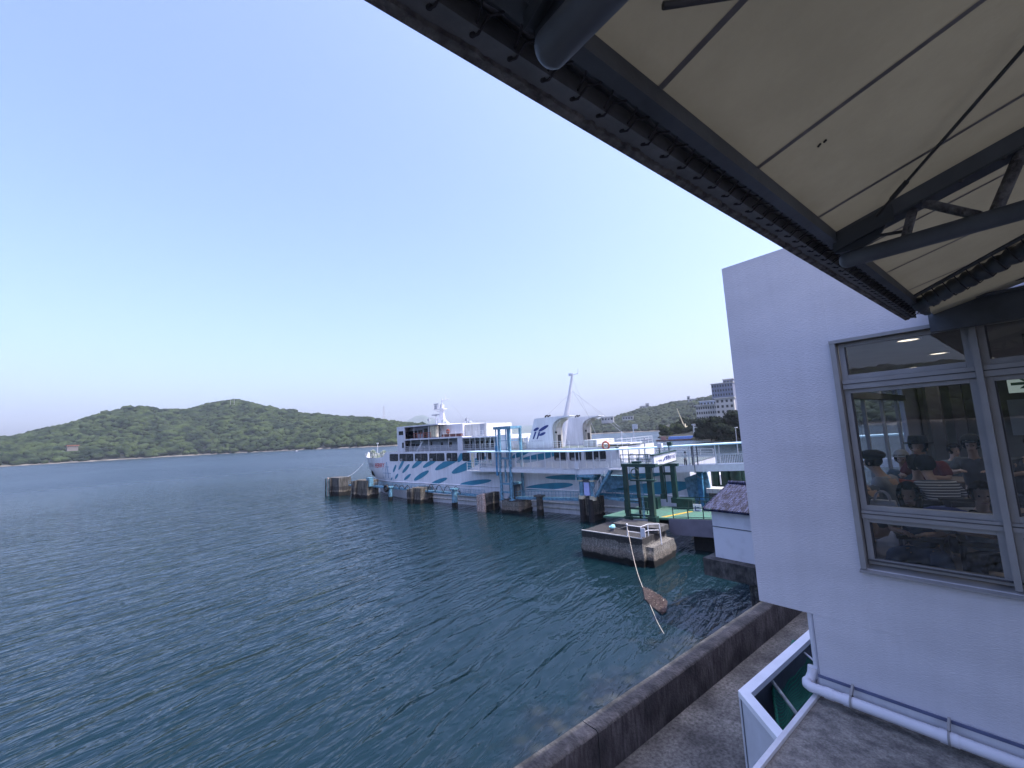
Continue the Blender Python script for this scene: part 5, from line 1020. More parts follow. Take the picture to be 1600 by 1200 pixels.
mb.box(WX+WT+.001, XR, YR, yC-.201, zBt, ZF-.02); mb.box(WX+.003, XR, YR, yL, GZ-.3, zBt-.001)
mb.box(WX+WT+.001, XR, YR, yC-.201, zT-.5, zT-.15)
mb.build('wall', M['stucco'], bd)
mb = MB(); mb.box(WX+WT, XR, YR, yC-.201, H+.95, H+1.15); mb.build('ceiling', mat('ceiling_board', (.50, .50, .50), .8, .03), bd)
mb = MB(); mb.box(WX+WT+.01, XR, YR, yC-.21, ZF-.015, ZF); mb.build('floor', mat('restaurant_floor', (.22, .17, .14), .5, .1, 1.5), bd)
# inner walls and columns of the room
mb = MB(); mb.box(19.5, 19.7, YR, yC-.21, ZF, H+.94); mb.box(17.6, 19.5, yC-.3, yC-.205, ZF, H+.94)
mb.build('inner_wall', mat('inner_wall_paint', (.24, .25, .24), .8, .05), bd)
mb = MB()
for px in (1457, 1494): x = 14.5; 
for px, x in ((1460, 13.0), (1497, 14.6)): p = onX(px, 640, x); mb.box(x, x+.25, p.y-.1, p.y+.1, ZF, H+.94)
mb.build('column', mat('dark_column', (.05, .045, .05), .6), bd)
# seaward window band: mullions
mb = MB(); ym = yC-.1
for i in range(6): x = WX+1.0+i*1.62; mb.box(x-.03, x+.03, ym-.035, ym+.035, wzb, H+.78)
mb.box(WX+1, 15.8, ym-.08, ym+.05, wzb, wzb+.07); mb.box(WX+1, 15.8, ym-.08, ym+.05, H+.71, H+.78); mb.box(WX+1, 15.8, ym-.1, ym+.05, H+.36, H+.50, 1)
mb.build('seaward_window_frame', [M['alu'], M['alu_dark']], bd)
mb = MB(); mb.box(15.8, XR, ym-.05, ym+.05, wzb+.002, H+.778); mb.build('seaward_panel', M['stucco'], bd)
SEAP = []
def glassmat(name, tint, refl):
    G = bpy.data.materials.new(name); G.use_nodes = True; n = G.node_tree; n.nodes.remove(n.nodes['Principled BSDF']); out = n.nodes['Material Output']
    tr = nd(n, 'ShaderNodeBsdfTransparent'); tr.inputs[0].default_value = (*tint, 1); gl = nd(n, 'ShaderNodeBsdfGlossy'); gl.inputs['Roughness'].default_value = .0; gl.inputs[0].default_value = (.9, .92, .95, 1)
    fr = nd(n, 'ShaderNodeFresnel'); fr.inputs['IOR'].default_value = refl; mx = nd(n, 'ShaderNodeMixShader'); n.links.new(fr.outputs[0], mx.inputs[0]); n.links.new(tr.outputs[0], mx.inputs[1]); n.links.new(gl.outputs[0], mx.inputs[2]); n.links.new(mx.outputs[0], out.inputs[0])
    return G
M['glass'] = glassmat('window_glass', (.60, .64, .68), 1.72); M['glass_clear'] = glassmat('clear_glass', (.85, .88, .9), 1.4)
for i in range(6): x = WX+1.0+i*1.62; MB().quad((x+.03, ym, wzb+.07), (x+1.59, ym, wzb+.07), (x+1.59, ym, H+.71), (x+.03, ym, H+.71)).build('pane', M['glass_clear'], bd)
# front window (aluminium, bays along Y)
win = thing('restaurant_window', 'tall grey aluminium framed restaurant window in the white wall with diners behind it', 'window', (WX, wy, wzb))
zt1 = onX(1318, 600, WX).z; zr1 = onX(1347.3, 808.7, WX).z
f1 = onX(1400, 604, WX+.06); 
ztr0 = onX(1320, 609.3, WX+.05).z; ztr1 = onX(1320, 594, WX+.05).z; zra = onX(1347.3, 808.7, WX+.05).z; zrb = onX(1346, 796.5, WX+.05).z
ml = onX(1548, 700, WX).y; mr = onX(1558.5, 700, WX).y
yy0 = onX(1535, 640, WX).y; yy1 = onX(1547, 640, WX).y
print('mull', yy0, yy1, 'transom', ztr0, ztr1, 'rail', zra, zrb)
mw = yy0-yy1; yi = wy-.06; bay = (yi-(yy0+yy1)/2)
xf0, xf1 = WX+.02, WX+.14
mb = MB(); mb.box(WX-.03, WX+.15, wy-.05, wy+.0, wzb, wzt); mb.box(WX-.035, WX+.16, YR, wy+.003, wzt-.035, wzt+.002); mb.prism([(WX-.05, 0, wzb-.02), (WX+.12, 0, wzb+.03), (WX+.12, 0, wzb-.002), (WX-.05, 0, wzb-.04)], (0, YR, 0), (0, wy+.01, 0)); mb.build('outer_frame', M['alu'], win)
mb = MB(); mb.box(WX-.02, WX-.013, wy-.045, wy-.005, wzb+.05, wzt-.05); 
k = 0; yc = yi-.0; mus = []
while yc > YR:
    yn_ = yc-bay; a = yc-(mw/2 if k else 0); b = yn_+mw/2
    mus.append((a, b)); yc = yn_; k += 1
fm = MB(); gk = MB(); gp = []
for a, b in mus[:6]:
    fw = .055
    for z0_, z1_ in ((wzb+.05, zra), (zrb, ztr0), (ztr1, wzt-.04)):
        fm.box(xf0+.03, xf1-.02, a-fw, a-.002, z0_, z1_); fm.box(xf0+.03, xf1-.02, b+.002, b+fw, z0_, z1_); fm.box(xf0+.031, xf1-.021, b+fw+.001, a-fw-.001, z0_+.002, z0_+fw); fm.box(xf0+.031, xf1-.021, b+fw+.001, a-fw-.001, z1_-fw*.8, z1_-.002)
        gk.box(xf0+.045, xf1-.03, a-fw-.012, a-fw, z0_+fw, z1_-fw*.8); gp.append((a-fw, b+fw, z0_+fw, z1_-fw*.8))
    fm.box(xf0, xf1, b+.002, a-.002, zra+.002, zrb-.002-(zrb-zra)*.0); fm.box(xf0, xf1, b+.002, a-.002, ztr0+.002, ztr1-.002); gk.box(xf0-.004, xf0, b+.003, a-.003, (zra+zrb)/2+.004, (zra+zrb)/2+.014); gk.box(xf0-.004, xf0, b+.003, a-.003, (ztr0+ztr1)/2+.0, (ztr0+ztr1)/2+.01)
    gk.box(xf0-.002, xf0+.03, b+.003, a-.003, wzb+.086, wzb+.096)
fm.build('sash_frame', M['alu'], win); gk.build('gasket', M['alu_dark'], win)
mb = MB()
for a, b in mus[:6]: mb.box(xf0-.03, xf1, b-mw, b-.001, wzb+.03, wzt-.035)
mb.build('mullion', M['alu'], win)
for a, b, z0_, z1_ in gp[:12]: MB().quad((WX+.08, a, z0_), (WX+.08, b, z0_), (WX+.08, b, z1_), (WX+.08, a, z1_)).build('pane', M['glass'], win)
# sign, panel, downlights
s_ = thing('exit_sign', 'green and white arrow exit sign glowing in the restaurant ceiling at the right edge', 'exit sign', tuple(onX(1586, 605, 8.6)))
em = bpy.data.materials.new('exit_sign_light'); em.use_nodes = True; em.node_tree.nodes['Principled BSDF'].inputs['Emission Color'].default_value = (.75, .9, .8, 1); em.node_tree.nodes['Principled BSDF'].inputs['Emission Strength'].default_value = .12; em.node_tree.nodes['Principled BSDF'].inputs['Base Color'].default_value = (.7, .85, .78, 1)
a = onX(1576, 612, 8.6); b = onX(1600, 598, 8.6); y0_, y1_, z0_, z1_ = a.y, a.y-.44, a.z-.02, a.z+.21
MB().box(8.6, 8.66, y1_, y0_, z0_, z1_).build('panel', em, s_)
gm = mat('exit_green', (.01, .09, .05), .5); mb = MB(); zc_ = (z0_+z1_)/2; mb.box(8.585, 8.598, y0_-.17, y0_-.03, zc_-.018, zc_+.018)
for sg_ in (-1, 1): mb.prism([(8.585, y0_-.20, zc_), (8.585, y0_-.165, zc_), (8.585, y0_-.10, zc_+sg_*.065), (8.585, y0_-.135, zc_+sg_*.065)], (0, 0, 0), (.012, 0, 0))
mb.box(8.585, 8.598, y1_+.02, y0_-.28, z0_+.02, z1_-.02); mb.build('arrow', gm, s_); MB().box(8.6, 8.64, y0_-.3, y0_-.2, z1_, H+.95).build('hanger', M['alu'], s_)
a = onX(1572, 622, 12); b = onX(1600, 690, 12); t = thing('wall_panel', 'pale blue board on the far wall of the restaurant at the right edge', 'board', (19.4, 0, H)); a = onX(1573, 625, 19.4); b = onX(1584, 680, 19.4); MB().box(19.35, 19.45, a.y-3.0, a.y, b.z, a.z).build('panel', mat('pale_blue_board', (.5, .62, .75), .4, .03), t)
lm = bpy.data.materials.new('downlight'); lm.use_nodes = True; lm.node_tree.nodes['Principled BSDF'].inputs['Emission Color'].default_value = (1, .82, .6, 1); lm.node_tree.nodes['Principled BSDF'].inputs['Emission Strength'].default_value = 1.4
for k, (px, py) in enumerate(((1418.5, 531), (1466, 552), (1378, 584.5), (1504, 571), (1428, 574), (1540, 560))):
    p = onZ(px, py, H+.945); lab = ['round ceiling light nearest the window in the top pane', 'round ceiling light right of centre in the top pane', 'faint ceiling light low at the left of the top pane', 'ceiling light low at the right of the top pane', 'deep ceiling light beyond the transom', 'ceiling light behind the mullion'][k]
    t = thing('ceiling_light', lab, 'ceiling light', tuple(p), group='restaurant ceiling lights'); MB().tube([p, p+Vector((0, 0, .004))], .11, 20).build('lamp', lm, t); ld = bpy.data.lights.new('ceiling_lamp_light', 'AREA'); ld.shape = 'DISK'; ld.size = .2; ld.energy = 2.2; ld.color = (1, .93, .85); lo_ = bpy.data.objects.new('ceiling_lamp_light', ld); C.objects.link(lo_); lo_.parent = t; ORG['x'] = None; lo_.location = (0, 0, -.03); mb = MB(); mb.torus(p, .12, .012, 'z', 20, 6); mb.build('rim', M['white'], t)
# counters and tables
wood = mat('table_wood', (.16, .12, .09), .4, .15, 3)
t = thing('window_counter', 'narrow wooden counter along the inside of the restaurant window', 'counter', (6.35, 0, 10.8)); CZ = zra+.03
MB().box(WX+.23, WX+.52, -4, 1.5, CZ-.04, CZ).build('counter_top', wood, t)
def table(label, x, y, w_=.7, d_=1.1, z=ZF+.72):
    t = thing('table', label, 'table', (x, y, ZF), group='restaurant tables'); MB().box(x-w_/2, x+w_/2, y-d_/2, y+d_/2, z-.03, z).build('table_top', wood, t)
    for sx in (-1, 1):
        for sy in (-1, 1): MB().beam((x+sx*(w_/2-.06), y+sy*(d_/2-.06), ZF), (x+sx*(w_/2-.06), y+sy*(d_/2-.06), z-.03), .045).build('leg', M['steel_dark'], t)
table('table beside the seaward windows in the middle of the room', 9.3, 1.75, .8, .8); table('table deeper in the room below the dark columns', 11.2, .9, .8, 1.2); table('table behind the mullion towards the right', 9.4, -.55, .8, 1.1)
def chair(label, x, y, rz):
    t = thing('chair', label, 'chair', (x, y, ZF), group='restaurant chairs'); t.rotation_euler = (0, 0, rz); ORG[t.name] = ((0, 0, 0), False)
    mb = MB(); mb.box(-.21, .21, -.2, .2, .43, .48); mb.build('seat', M['black'], t); mb = MB(); mb.box(-.2, .2, -.23, -.19, .55, .86); mb.build('backrest', M['black'], t)
    for sx in (-1, 1):
        MB().beam((sx*.18, .17, 0), (sx*.18, .17, .43), .03).build('leg', M['steel_dark'], t); MB().beam((sx*.18, -.19, 0), (sx*.18, -.21, .86), .03).build('leg', M['steel_dark'], t)

# ================================================================== PEOPLE
def skin_mesh(name, mt, chains, parent, sub=1):
    """chains: list of [(x,y,z,r),...]; a chain starting with an int continues from that vertex index"""
    vs = []; es = []; rs = []
    for ch in chains:
        prev = None
        for q in ch:
            if isinstance(q, int): prev = q; continue
            vs.append(q[:3]); rs.append(q[3]); 
            if prev is not None: es.append((prev, len(vs)-1))
            prev = len(vs)-1
    me = bpy.data.meshes.new(name); me.from_pydata(vs, es, []); o = bpy.data.objects.new(name, me); C.objects.link(o)
    sk_ = o.modifiers.new('s', 'SKIN'); sk_.use_smooth_shade = True
    for i, r in enumerate(rs): me.skin_vertices[0].data[i].radius = (r, r) if not isinstance(r, tuple) else r
    me.skin_vertices[0].data[0].use_root = True
    ss = o.modifiers.new('u', 'SUBSURF'); ss.levels = sub; ss.render_levels = sub
    dg = bpy.context.evaluated_depsgraph_get(); m2 = bpy.data.meshes.new_from_object(o.evaluated_get(dg)); m2.name = name
    m2.materials.clear(); m2.materials.append(mt); 
    for p in m2.polygons: p.use_smooth = True
    bpy.data.objects.remove(o); o2 = bpy.data.objects.new(name, m2); C.objects.link(o2); o2.parent = parent; return o2
M['skin'] = mat('skin', (.50, .33, .24), .6, .05, 5); M['hair'] = mat('dark_hair', (.016, .013, .012), .95, .2, 20, spec=.05)
def cloth(n, c): return mat(n, c, .9, .12, 8, bump=.2, bscale=30)
def person(label, x, y, z, rz, shirt, trousers, hip=.47, lean=.12, headp=.25, hands=((.16, .34, .30), (-.16, .34, .30)), hat=None, hair='short', sleeve=.55, sc=1., standing=False, puff=None, stripes=None, wide=False, group=None):
    """local frame: +y is where the person faces, z up from the floor"""
    t = thing('person', label, 'person', (x, y, z)); t.rotation_euler = (0, 0, rz); t.scale = (sc,)*3; ORG[t.name] = ((0, 0, 0), False)
    hp = .92 if standing else hip+.06; L = lambda h: lean*h/.5
    H0 = (0, 0, hp); ch = (0, L(.32), hp+.34); nk = (0, L(.5)+.01, hp+.50); hd = (0, L(.56)+.02+headp*.10, hp+.62-.02*headp)
    hx, hy_, hz_ = hd[0], hd[1]+headp*.05, hd[2]+.06
    body = [[(0, 0, hp, (.15, .11)), (0, L(.16), hp+.17, (.125, .095)), (0, L(.36), hp+.36, (.14, .10)), (0, nk[1], nk[2]-.02, (.055, .055)), (0, hd[1]-.01, hd[2]-.045, (.052, .055)), (hx, hy_, hz_-.02, (.078, .092)), (hx, hy_-.01, hz_+.06, (.072, .085)), (hx, hy_-.015, hz_+.10, (.04, .05))]]
    # nose
    body.append([5, (hx, hy_+.098, hz_-.045, .012)])
    shoulders = []
    for s_, hnd in ((1, hands[0]), (-1, hands[1])):
        shp = (s_*.17, L(.44), hp+.43); hw_ = (hnd[0], hnd[1], hp+hnd[2]-.0); 
        mid = ((shp[0]+hw_[0])/2+s_*.09, (shp[1]+hw_[1])/2-.05, (shp[2]+hw_[2])/2-.10); shoulders.append((shp, mid, hw_))
        b0 = sum(len([q for q in c_ if not isinstance(q, int)]) for c_ in body)
        d = Vector(hw_)-Vector(mid); d.normalize(); pal = Vector(hw_)+d*.07
        body.append([2, (*shp, .058), (*mid, .042), (*hw_, .027), (*pal, (.038, .018))])
        pi = b0+3; side = Vector((0, 0, 1)).cross(d).normalized()
        for k in range(4):
            o_ = side*((k-1.5)*.018); ln = (.055, .07, .065, .048)[k]; p1 = pal+o_+d*.03; p2 = p1+d*ln*.5+Vector((0, 0, -.008)); p3 = p2+d*ln*.45+Vector((0, 0, -.02)); body.append([pi, (*p1, .009), (*p2, .008), (*p3, .007)])
        p1 = pal-side*s_*.035-d*.02; body.append([pi, (*p1, .011), (*(p1-side*s_*.012+d*.035), .008)])
    feet = []
    for s_ in (1, -1):
        if standing: k_ = (s_*.10, .03, .48); an = (s_*.11, -.02, .07); to = (s_*.12, .15, .04)
        else: k_ = (s_*(.13 if not wide else .19), .44, hip+.04); an = (s_*(.14 if not wide else .22), .40, .07); to = (s_*(.15 if not wide else .24), .55, .04)
        body.append([0, (s_*.09, .02, hp-.03, .085), (*k_, .06), (*an, .038), (*to, .03)]); feet.append((k_, an, to))
    bo = skin_mesh('body', M['skin'], body, t)
    sh_ = [[(0, -.0, hp-.02, (.175, .135)), (0, L(.16), hp+.17, (.155, .12)), (0, L(.36), hp+.36, (.168, .122)), (0, nk[1]-.01, nk[2]-.045, (.085, .075))]]
    for (shp, mid, hw_) in shoulders:
        e_ = Vector(shp).lerp(Vector(mid), min(1, sleeve*1.6)); sl = [2, (*shp, .082 if not puff else .11), (*e_, .062 if not puff else .10)]
        if sleeve > .8: sl.append((*Vector(mid).lerp(Vector(hw_), .8), .045))
        sh_.append(sl)
    skin_mesh('shirt', shirt, sh_, t)
    if puff:
        for (shp, mid, hw_) in shoulders: mb = MB(); mb.ico(((shp[0]*.6+mid[0]*.4), (shp[1]+mid[1])/2, shp[2]*.65+mid[2]*.35), .115, 3, nz=.35, sc=(.9, .9, 1.1)); mb.build('sleeve', puff, t)
    tr_ = [[(0, .0, hp-.0, (.17, .13)), (0, .02, hp-.03, (.15, .12))]]
    for k_, an, to in feet: tr_.append([1, (k_[0]*.8, .15 if not standing else .02, hp-.06 if not standing else .7, .105), (*k_, .088 if not wide else .10), (an[0], an[1], .12, .062 if not wide else .12)])
    skin_mesh('trousers', trousers, tr_, t)
    sm = MB()
    for k_, an, to in feet: sm.ico((to[0], to[1]-.06, .045), .075, 2, sc=(.65, 1.5, .6))
    sm.build('shoes', M['black'], t)
    mb = MB(); hc = Vector((hx, hy_-.012, hz_+.035))
    mb.ico(hc, .118, 3, sc=(.86, .97, .96), nz=.12)
    V = mb.v; keep = []                         # open the hair over the face
    mb.f = [f for f in mb.f if not all((V[i][1] > hc.y+.035 and V[i][2] < hc.z+.055) or V[i][2] < hc.z-.085 for i in f)]; mb.m = [0]*len(mb.f); mb.sm = [True]*len(mb.f)
    if hair == 'long': mb.ico(hc+Vector((0, -.06, -.14)), .10, 2, sc=(1.05, .5, 1.6), nz=.1)
    if hair == 'bun': mb.ico(hc+Vector((0, -.10, .07)), .05, 2)
    mb.build('hair', M['hair'], t)
    fc = MB()
    for s_ in (-1, 1): fc.ico((hx+s_*.032, hy_+.078, hz_-.005), .010, 1); fc.ico((hx+s_*.086, hy_-.01, hz_-.02), .02, 1, sc=(.5, .8, 1.3), mi=1)
    fc.box(hx-.022, hx+.022, hy_+.076, hy_+.086, hz_-.082, hz_-.074, 2); fc.build('face_features', [M['hair'], M['skin'], mat('lips', (.35, .13, .11), .5)], t)
    if hat:
        kind, hm = hat; mb = MB()
        if kind == 'brim': mb.tube([hc+Vector((0, 0, .03)), hc+Vector((0, 0, .125))], .108, 16, r2=.092); mb.tube([hc+Vector((0, 0, .02)), hc+Vector((0, 0, .035))], .155, 20)
        elif kind == 'cap': mb.ico(hc+Vector((0, 0, .01)), .126, 3, sc=(.9, .98, .95)); mb.f = [f for f in mb.f if all(mb.v[i][2] > hc.z+.01 for i in f)]; mb.m = [0]*len(mb.f); mb.sm = [True]*len(mb.f); mb.prism([hc+Vector((-.075, .08, .018)), hc+Vector((.075, .08, .018)), hc+Vector((.06, .18, .005)), hc+Vector((0, .20, .005)), hc+Vector((-.06, .18, .005))], (0, 0, 0), (0, 0, .012))
        elif kind == 'beret': mb.ico(hc+Vector((0, -.01, .055)), .145, 3, sc=(1, 1, .5))
        mb.build('hat', hm, t)
    return t
def seat(px, py, X, headz=None):               # head pixel on plane X -> floor position
    p = onX(px, py, X); return p
grey = cloth('grey_shirt', (.30, .31, .33)); dgrey = cloth('dark_grey_shirt', (.09, .10, .12)); maroon = cloth('maroon_shirt', (.16, .02, .03)); red = cloth('brick_red_shirt', (.30, .06, .04)); white = cloth('white_blouse', (.62, .62, .60)); denim = cloth('denim', (.06, .10, .19)); dk = cloth('dark_trousers', (.03, .03, .04)); blk = cloth('black_hat_felt', (.012, .012, .014)); teal_s = cloth('slate_shirt', (.10, .14, .17))
stripe = mat('striped_shirt', (.6, .6, .6), .9, .0); n = stripe.node_tree; g = nd(n, 'ShaderNodeNewGeometry'); sp = nd(n, 'ShaderNodeSeparateXYZ'); n.links.new(g.outputs['Position'], sp.inputs[0]); mm_ = nd(n, 'ShaderNodeMath', operation='MULTIPLY'); mm_.inputs[1].default_value = 190; n.links.new(sp.outputs['Z'], mm_.inputs[0]); sn = nd(n, 'ShaderNodeMath', operation='SINE'); n.links.new(mm_.outputs[0], sn.inputs[0]); cr = nd(n, 'ShaderNodeValToRGB'); cr.color_ramp.elements[0].position = .5; cr.color_ramp.elements[1].position = .56; cr.color_ramp.elements[0].color = (.05, .06, .09, 1); cr.color_ramp.elements[1].color = (.62, .62, .62, 1); n.links.new(sn.outputs[0], cr.inputs[0]); n.links.new(cr.outputs[0], n.nodes['Principled BSDF'].inputs['Base Color'])
# a seated head centre is 1.21 m above the floor; X is chosen so that the pixel of the head agrees with that height
def headX(px, py, hz):                         # distance at which this head pixel sits hz above the restaurant floor
    d = ray(px, py); t_ = (ZF+hz-H)/d.z; return EYE+d*t_
W90 = R_(90)
def put(label, px, py, X, rz, shirt, tr, **k):
    p = onX(px, py, X); hz = p.z-ZF; ns = k.pop('nat', 1.20); sc = k.pop('sc', None) or max(.8, min(1.1, hz/ns)); 
    z = p.z-ns*sc
    return person(label, p.x, p.y, z, rz, shirt, tr, sc=sc, **k)
# facing -X (towards the window) is rz = +90 deg (local +y -> -x)
put('woman in denim pinafore with puffed white sleeves at the window counter', 1430, 765, 7.2, W90, denim, denim, sc=1.04, puff=white, hair='long', headp=.9, lean=.22, hands=((.10, .40, .24), (-.12, .40, .24)), wide=True, sleeve=.3)
put('woman in a loose grey tee eating at the counter by the mullion', 1524, 765, 7.25, W90+.2, grey, dk, sc=1.04, headp=.8, lean=.2, hands=((.06, .38, .26), (-.10, .38, .26)), sleeve=.75)
put('person in a navy and white striped top leaning forward', 1478, 733, 7.9, -W90+.5, stripe, dk, sc=1.1, lean=.35, headp=.6, hair='short')
put('person in a brick red top seated with their back to the window', 1428, 729, 8.4, -W90, red, dk, sc=1.1, hair='short')
put('person in dark grey with a grey cap in the left corner of the window', 1362, 738, 7.6, -W90+1.3, dgrey, dk, sc=1.14, hat=('cap', dgrey), headp=.5)
put('person in a grey tee and dark beret facing the seaward windows', 1394, 722, 8.3, -.2, grey, dk, sc=1.12, hat=('beret', blk), sleeve=.4, headp=.5)
put('person in a white fronted cap seated behind the person in the beret', 1413, 716, 9.8, W90, teal_s, dk, hat=('cap', cloth('pale_cap', (.35, .35, .36))), headp=.4)
put('man in a black brimmed hat and maroon tee standing behind the tables', 1449, 698, 9.4, W90-.3, maroon, dk, sc=1.16, hat=('brim', blk), nat=1.20, headp=.4)
put('person in a slate top standing half turned by the first dark column', 1478, 704, 12.2, 2.4, teal_s, dk, headp=.2)
put('person in dark clothes and a dark cap beside the second dark column', 1520, 694, 10.2, W90, dgrey, dk, sc=1.1, hat=('cap', blk), headp=.5)
put('person in grey with a dark cap bending over behind the right pane', 1573, 692, 9.6, W90+.6, dgrey, dk, hat=('cap', blk), lean=.3, headp=.8)
put('person in black seen at the right edge behind the narrow pane', 1597, 778, 7.4, W90+.9, dk, dk, headp=.4)
def chair_under(px, py, X, rz, label): p = onX(px, py, X); chair(label, p.x, p.y, rz)
chair_under(1430, 765, 7.2, W90, 'black chair under the woman in the denim pinafore'); chair_under(1524, 765, 7.25, W90+.2, 'black chair under the woman in the loose grey tee'); chair_under(1478, 733, 7.9, -W90+.5, 'black chair under the person in the striped top'); chair_under(1428, 729, 8.4, -W90, 'black chair under the person in the brick red top')
# handbag and blue cloth on the counter
hb0 = onX(1381, 794, WX+.36); t = thing('handbag', 'white handbag with arched handles standing on the counter at the left of the window', 'handbag', (hb0.x, hb0.y, CZ)); wm = mat('white_leather', (.66, .62, .64), .4, .05)
mb = MB(); mb.prism([(hb0.x-.045, hb0.y-.13, CZ), (hb0.x-.045, hb0.y+.13, CZ), (hb0.x-.03, hb0.y+.105, CZ+.13), (hb0.x-.03, hb0.y-.105, CZ+.13)], (0, 0, 0), (.08, 0, 0)); mb.build('body', wm, t)
for dx in (-.03, .035):
    mb = MB(); mb.tube([(hb0.x+dx, hb0.y+.07*math.cos(R_(a_)), CZ+.11+.12*math.sin(R_(a_))) for a_ in range(0, 181, 15)], .008, 6); mb.build('handle', wm, t)
MB().tube([(hb0.x-.05, hb0.y+.16, CZ+.01), (hb0.x-.06, hb0.y+.05, CZ+.03), (hb0.x-.06, hb0.y-.08, CZ+.02)], .008, 6).build('strap', wm, t)
q = onX(1476, 803, WX+.4); MB().ico((q.x, q.y, CZ+.045), .14, 3, sc=(.7, 1.25, .42), nz=.35).build('blue_bag', mat('blue_cloth', (.015, .05, .30), .8, .2, 10, bump=.5), org=tuple(q), label='blue cloth bag lying on the counter between the two women', category='bag')
q = onX(1527, 812, WX+.42); t = thing('plate', 'pale plate with food in front of the woman in the grey tee', 'plate', (q.x, q.y, CZ)); MB().tube([(q.x, q.y, CZ), (q.x, q.y, CZ+.02)], .08, 20, r2=.13).build('dish', M['white'], t); MB().ico((q.x, q.y, CZ+.03), .07, 2, sc=(1, 1, .4), nz=.3).build('food', M['cream'], t)
# person on the passenger gangway
gx, gz = PN(1070, 713, GY+.5); pz = ext(F1, F2, gx)+gh+.1
p_ = person('person in a pale top seen from behind on the white gangway', 0, 0, 0, 0, white, dk, standing=True); p_.location = pw(gx, GY+.5, pz-.1); p_.rotation_euler = (0, 0, PRZ)

# ================================================================== LOWER ROOF, PIPE, BIN ENCLOSURE
ZS = onX(1283, 1080, WX).z-.03; ys = (onZ(1190, 1200, ZS).y+onZ(1270, 1092, ZS).y)/2; print('slab', ZS, ys)
sl = thing('lower_roof', 'speckled flat concrete roof with a thin white edge below the white wall', 'roof', (4, ys, ZS)); mb = MB(); mb.box(.6, WX+.001, -6, ys-.03, ZS-.25, ZS); mb.build('slab', M['slab'], sl)
mb = MB(); mb.box(.6, WX, ys-.028, ys+.02, ZS-.3, ZS+.035); mb.build('edge_flashing', M['white'], sl)
MB().box(.7, WX-.1, -6, ys-.1, GZ-.1, ZS-.26).build('wall_below', M['stucco'], sl)
mb = MB(); mb.box(WX-.035, WX-.001, YR, yL+.005, ZS+.001, ZS+.22); mb.build('wall_flashing', M['white'], sl); mb = MB(); mb.box(WX-.05, WX-.036, YR, yL+.006, ZS+.205, ZS+.235); mb.build('flashing_lip', M['navy'] if 0 else mat('blue_grey_lip', (.10, .12, .22), .6), sl)
# drain pipe along the wall foot
pp = thing('drain_pipe', 'white drain pipe with an elbow running along the foot of the white wall', 'pipe', (WX-.15, yL, ZS)); PR = .054; xz = WX-.16; zp_ = ZS+.12
mb = MB(); mb.tube([(xz, YR, zp_), (xz, yL+.00, zp_), (xz, yL+.055, zp_), (xz+.03, yL+.10, zp_), (xz+.09, yL+.12, zp_+.0), (xz+.15, yL+.11, zp_+.0), (xz+.19, yL+.09, zp_+.06), (xz+.2, yL+.08, zp_+.14)], PR, 14); [mb.tube([(xz, y_-.04, zp_), (xz, y_+.04, zp_)], PR+.006, 14) for y_ in (yL-.12, .95, -.9)]; mb.build('pipe', M['pipe'], pp)
for px in (1325, 1478): y = onZ(px, 1100 if px < 1400 else 1170, zp_).y; y = onX(px, 1100 if px < 1400 else 1165, xz).y; mb = MB(); mb.tube([(xz, y-.03, zp_), (xz, y+.03, zp_)], PR+.008, 14); mb.beam((xz, y-.035, zp_+.05), (WX-.04, y-.035, zp_+.12), .02, .05, mi=1); mb.tube([(xz, y-.045, zp_), (xz, y-.028, zp_)], PR+.014, 14, 1); mb.build('bracket', [M['pipe'], M['alu']], pp)
mb = MB(); mb.tube([(WX+.06, yL+.045, ZS+.05), (WX+.06, yL+.045, zBt)], .035, 8); mb.build('down_pipe', M['pipe'], pp)
# louvred enclosure with green net
ZN = H-4.3; A1 = onZ(1153, 1079, ZN); A2 = onZ(1268, 980, ZN); A3 = onZ(1222, 1162, ZN); dd = (A3-A1); print('net box', A1, A2, A3)
B1 = A1+(A2-A1)*1.7; A4 = A1+dd*1.9; e1 = (A2-A1).normalized(); e2 = dd.normalized(); fwd = .17
bx = thing('net_enclosure', 'white louvre sided open topped enclosure beside the wall with green netting inside', 'enclosure', (A1.x, A1.y, GZ))
in1 = A1+e1*fwd*1.2+e2*fwd*1.3
def hexp(a, b, w_, d_, zz, h_): return
i1 = e2*fwd; i2 = e1*fwd
mb = MB(); up_ = Vector((0, 0, -.09)); corner_in = A1+e1*(fwd*1.25)+e2*(fwd*1.25)
p0, p1, p2, p3 = A1, B1, B1+e2*fwd*1.05, corner_in; mb.prism([p0, p1, p2, p3], (0, 0, 0), up_)
p0, p1, p2, p3 = A1, A4, A4+e1*fwd*1.05, corner_in; mb.prism([p0+Vector((0, 0, .002)), p3+Vector((0, 0, .002)), p2+Vector((0, 0, .002)), p1+Vector((0, 0, .002))], (0, 0, 0), up_)
mb.build('top_frame', mat('lit_white_capping', (.78, .79, .80), .5, .04, 3), bx)  # capping coloured whiter than the sides, the light on it put into the paint
mb = MB(); nl = int(dd.length*1.9/.075)
for i in range(nl):
    a = A1+e2*(.03+i*.075)+e1*.04; mb.beam((a.x, a.y, GZ), (a.x, a.y, ZN-.09), .045, .045)
mb.build('louvre_panel', M['white_rail'], bx); mb = MB(); mb.prism([A1+e1*.065+up_, A4+e1*.065+up_, A4+e1*.075+up_, A1+e1*.075+up_], (0, 0, 0), (0, 0, GZ-ZN+.1)); mb.build('louvre_backing', M['steel_dark'], bx)
mb = MB(); mb.prism([A1+e2*.06+up_, B1+e2*.06+up_, B1+e2*.09+up_, A1+e2*.09+up_], (0, 0, 0), (0, 0, GZ-ZN+.1)); mb.build('side_panel', M['steel_dark'], bx)
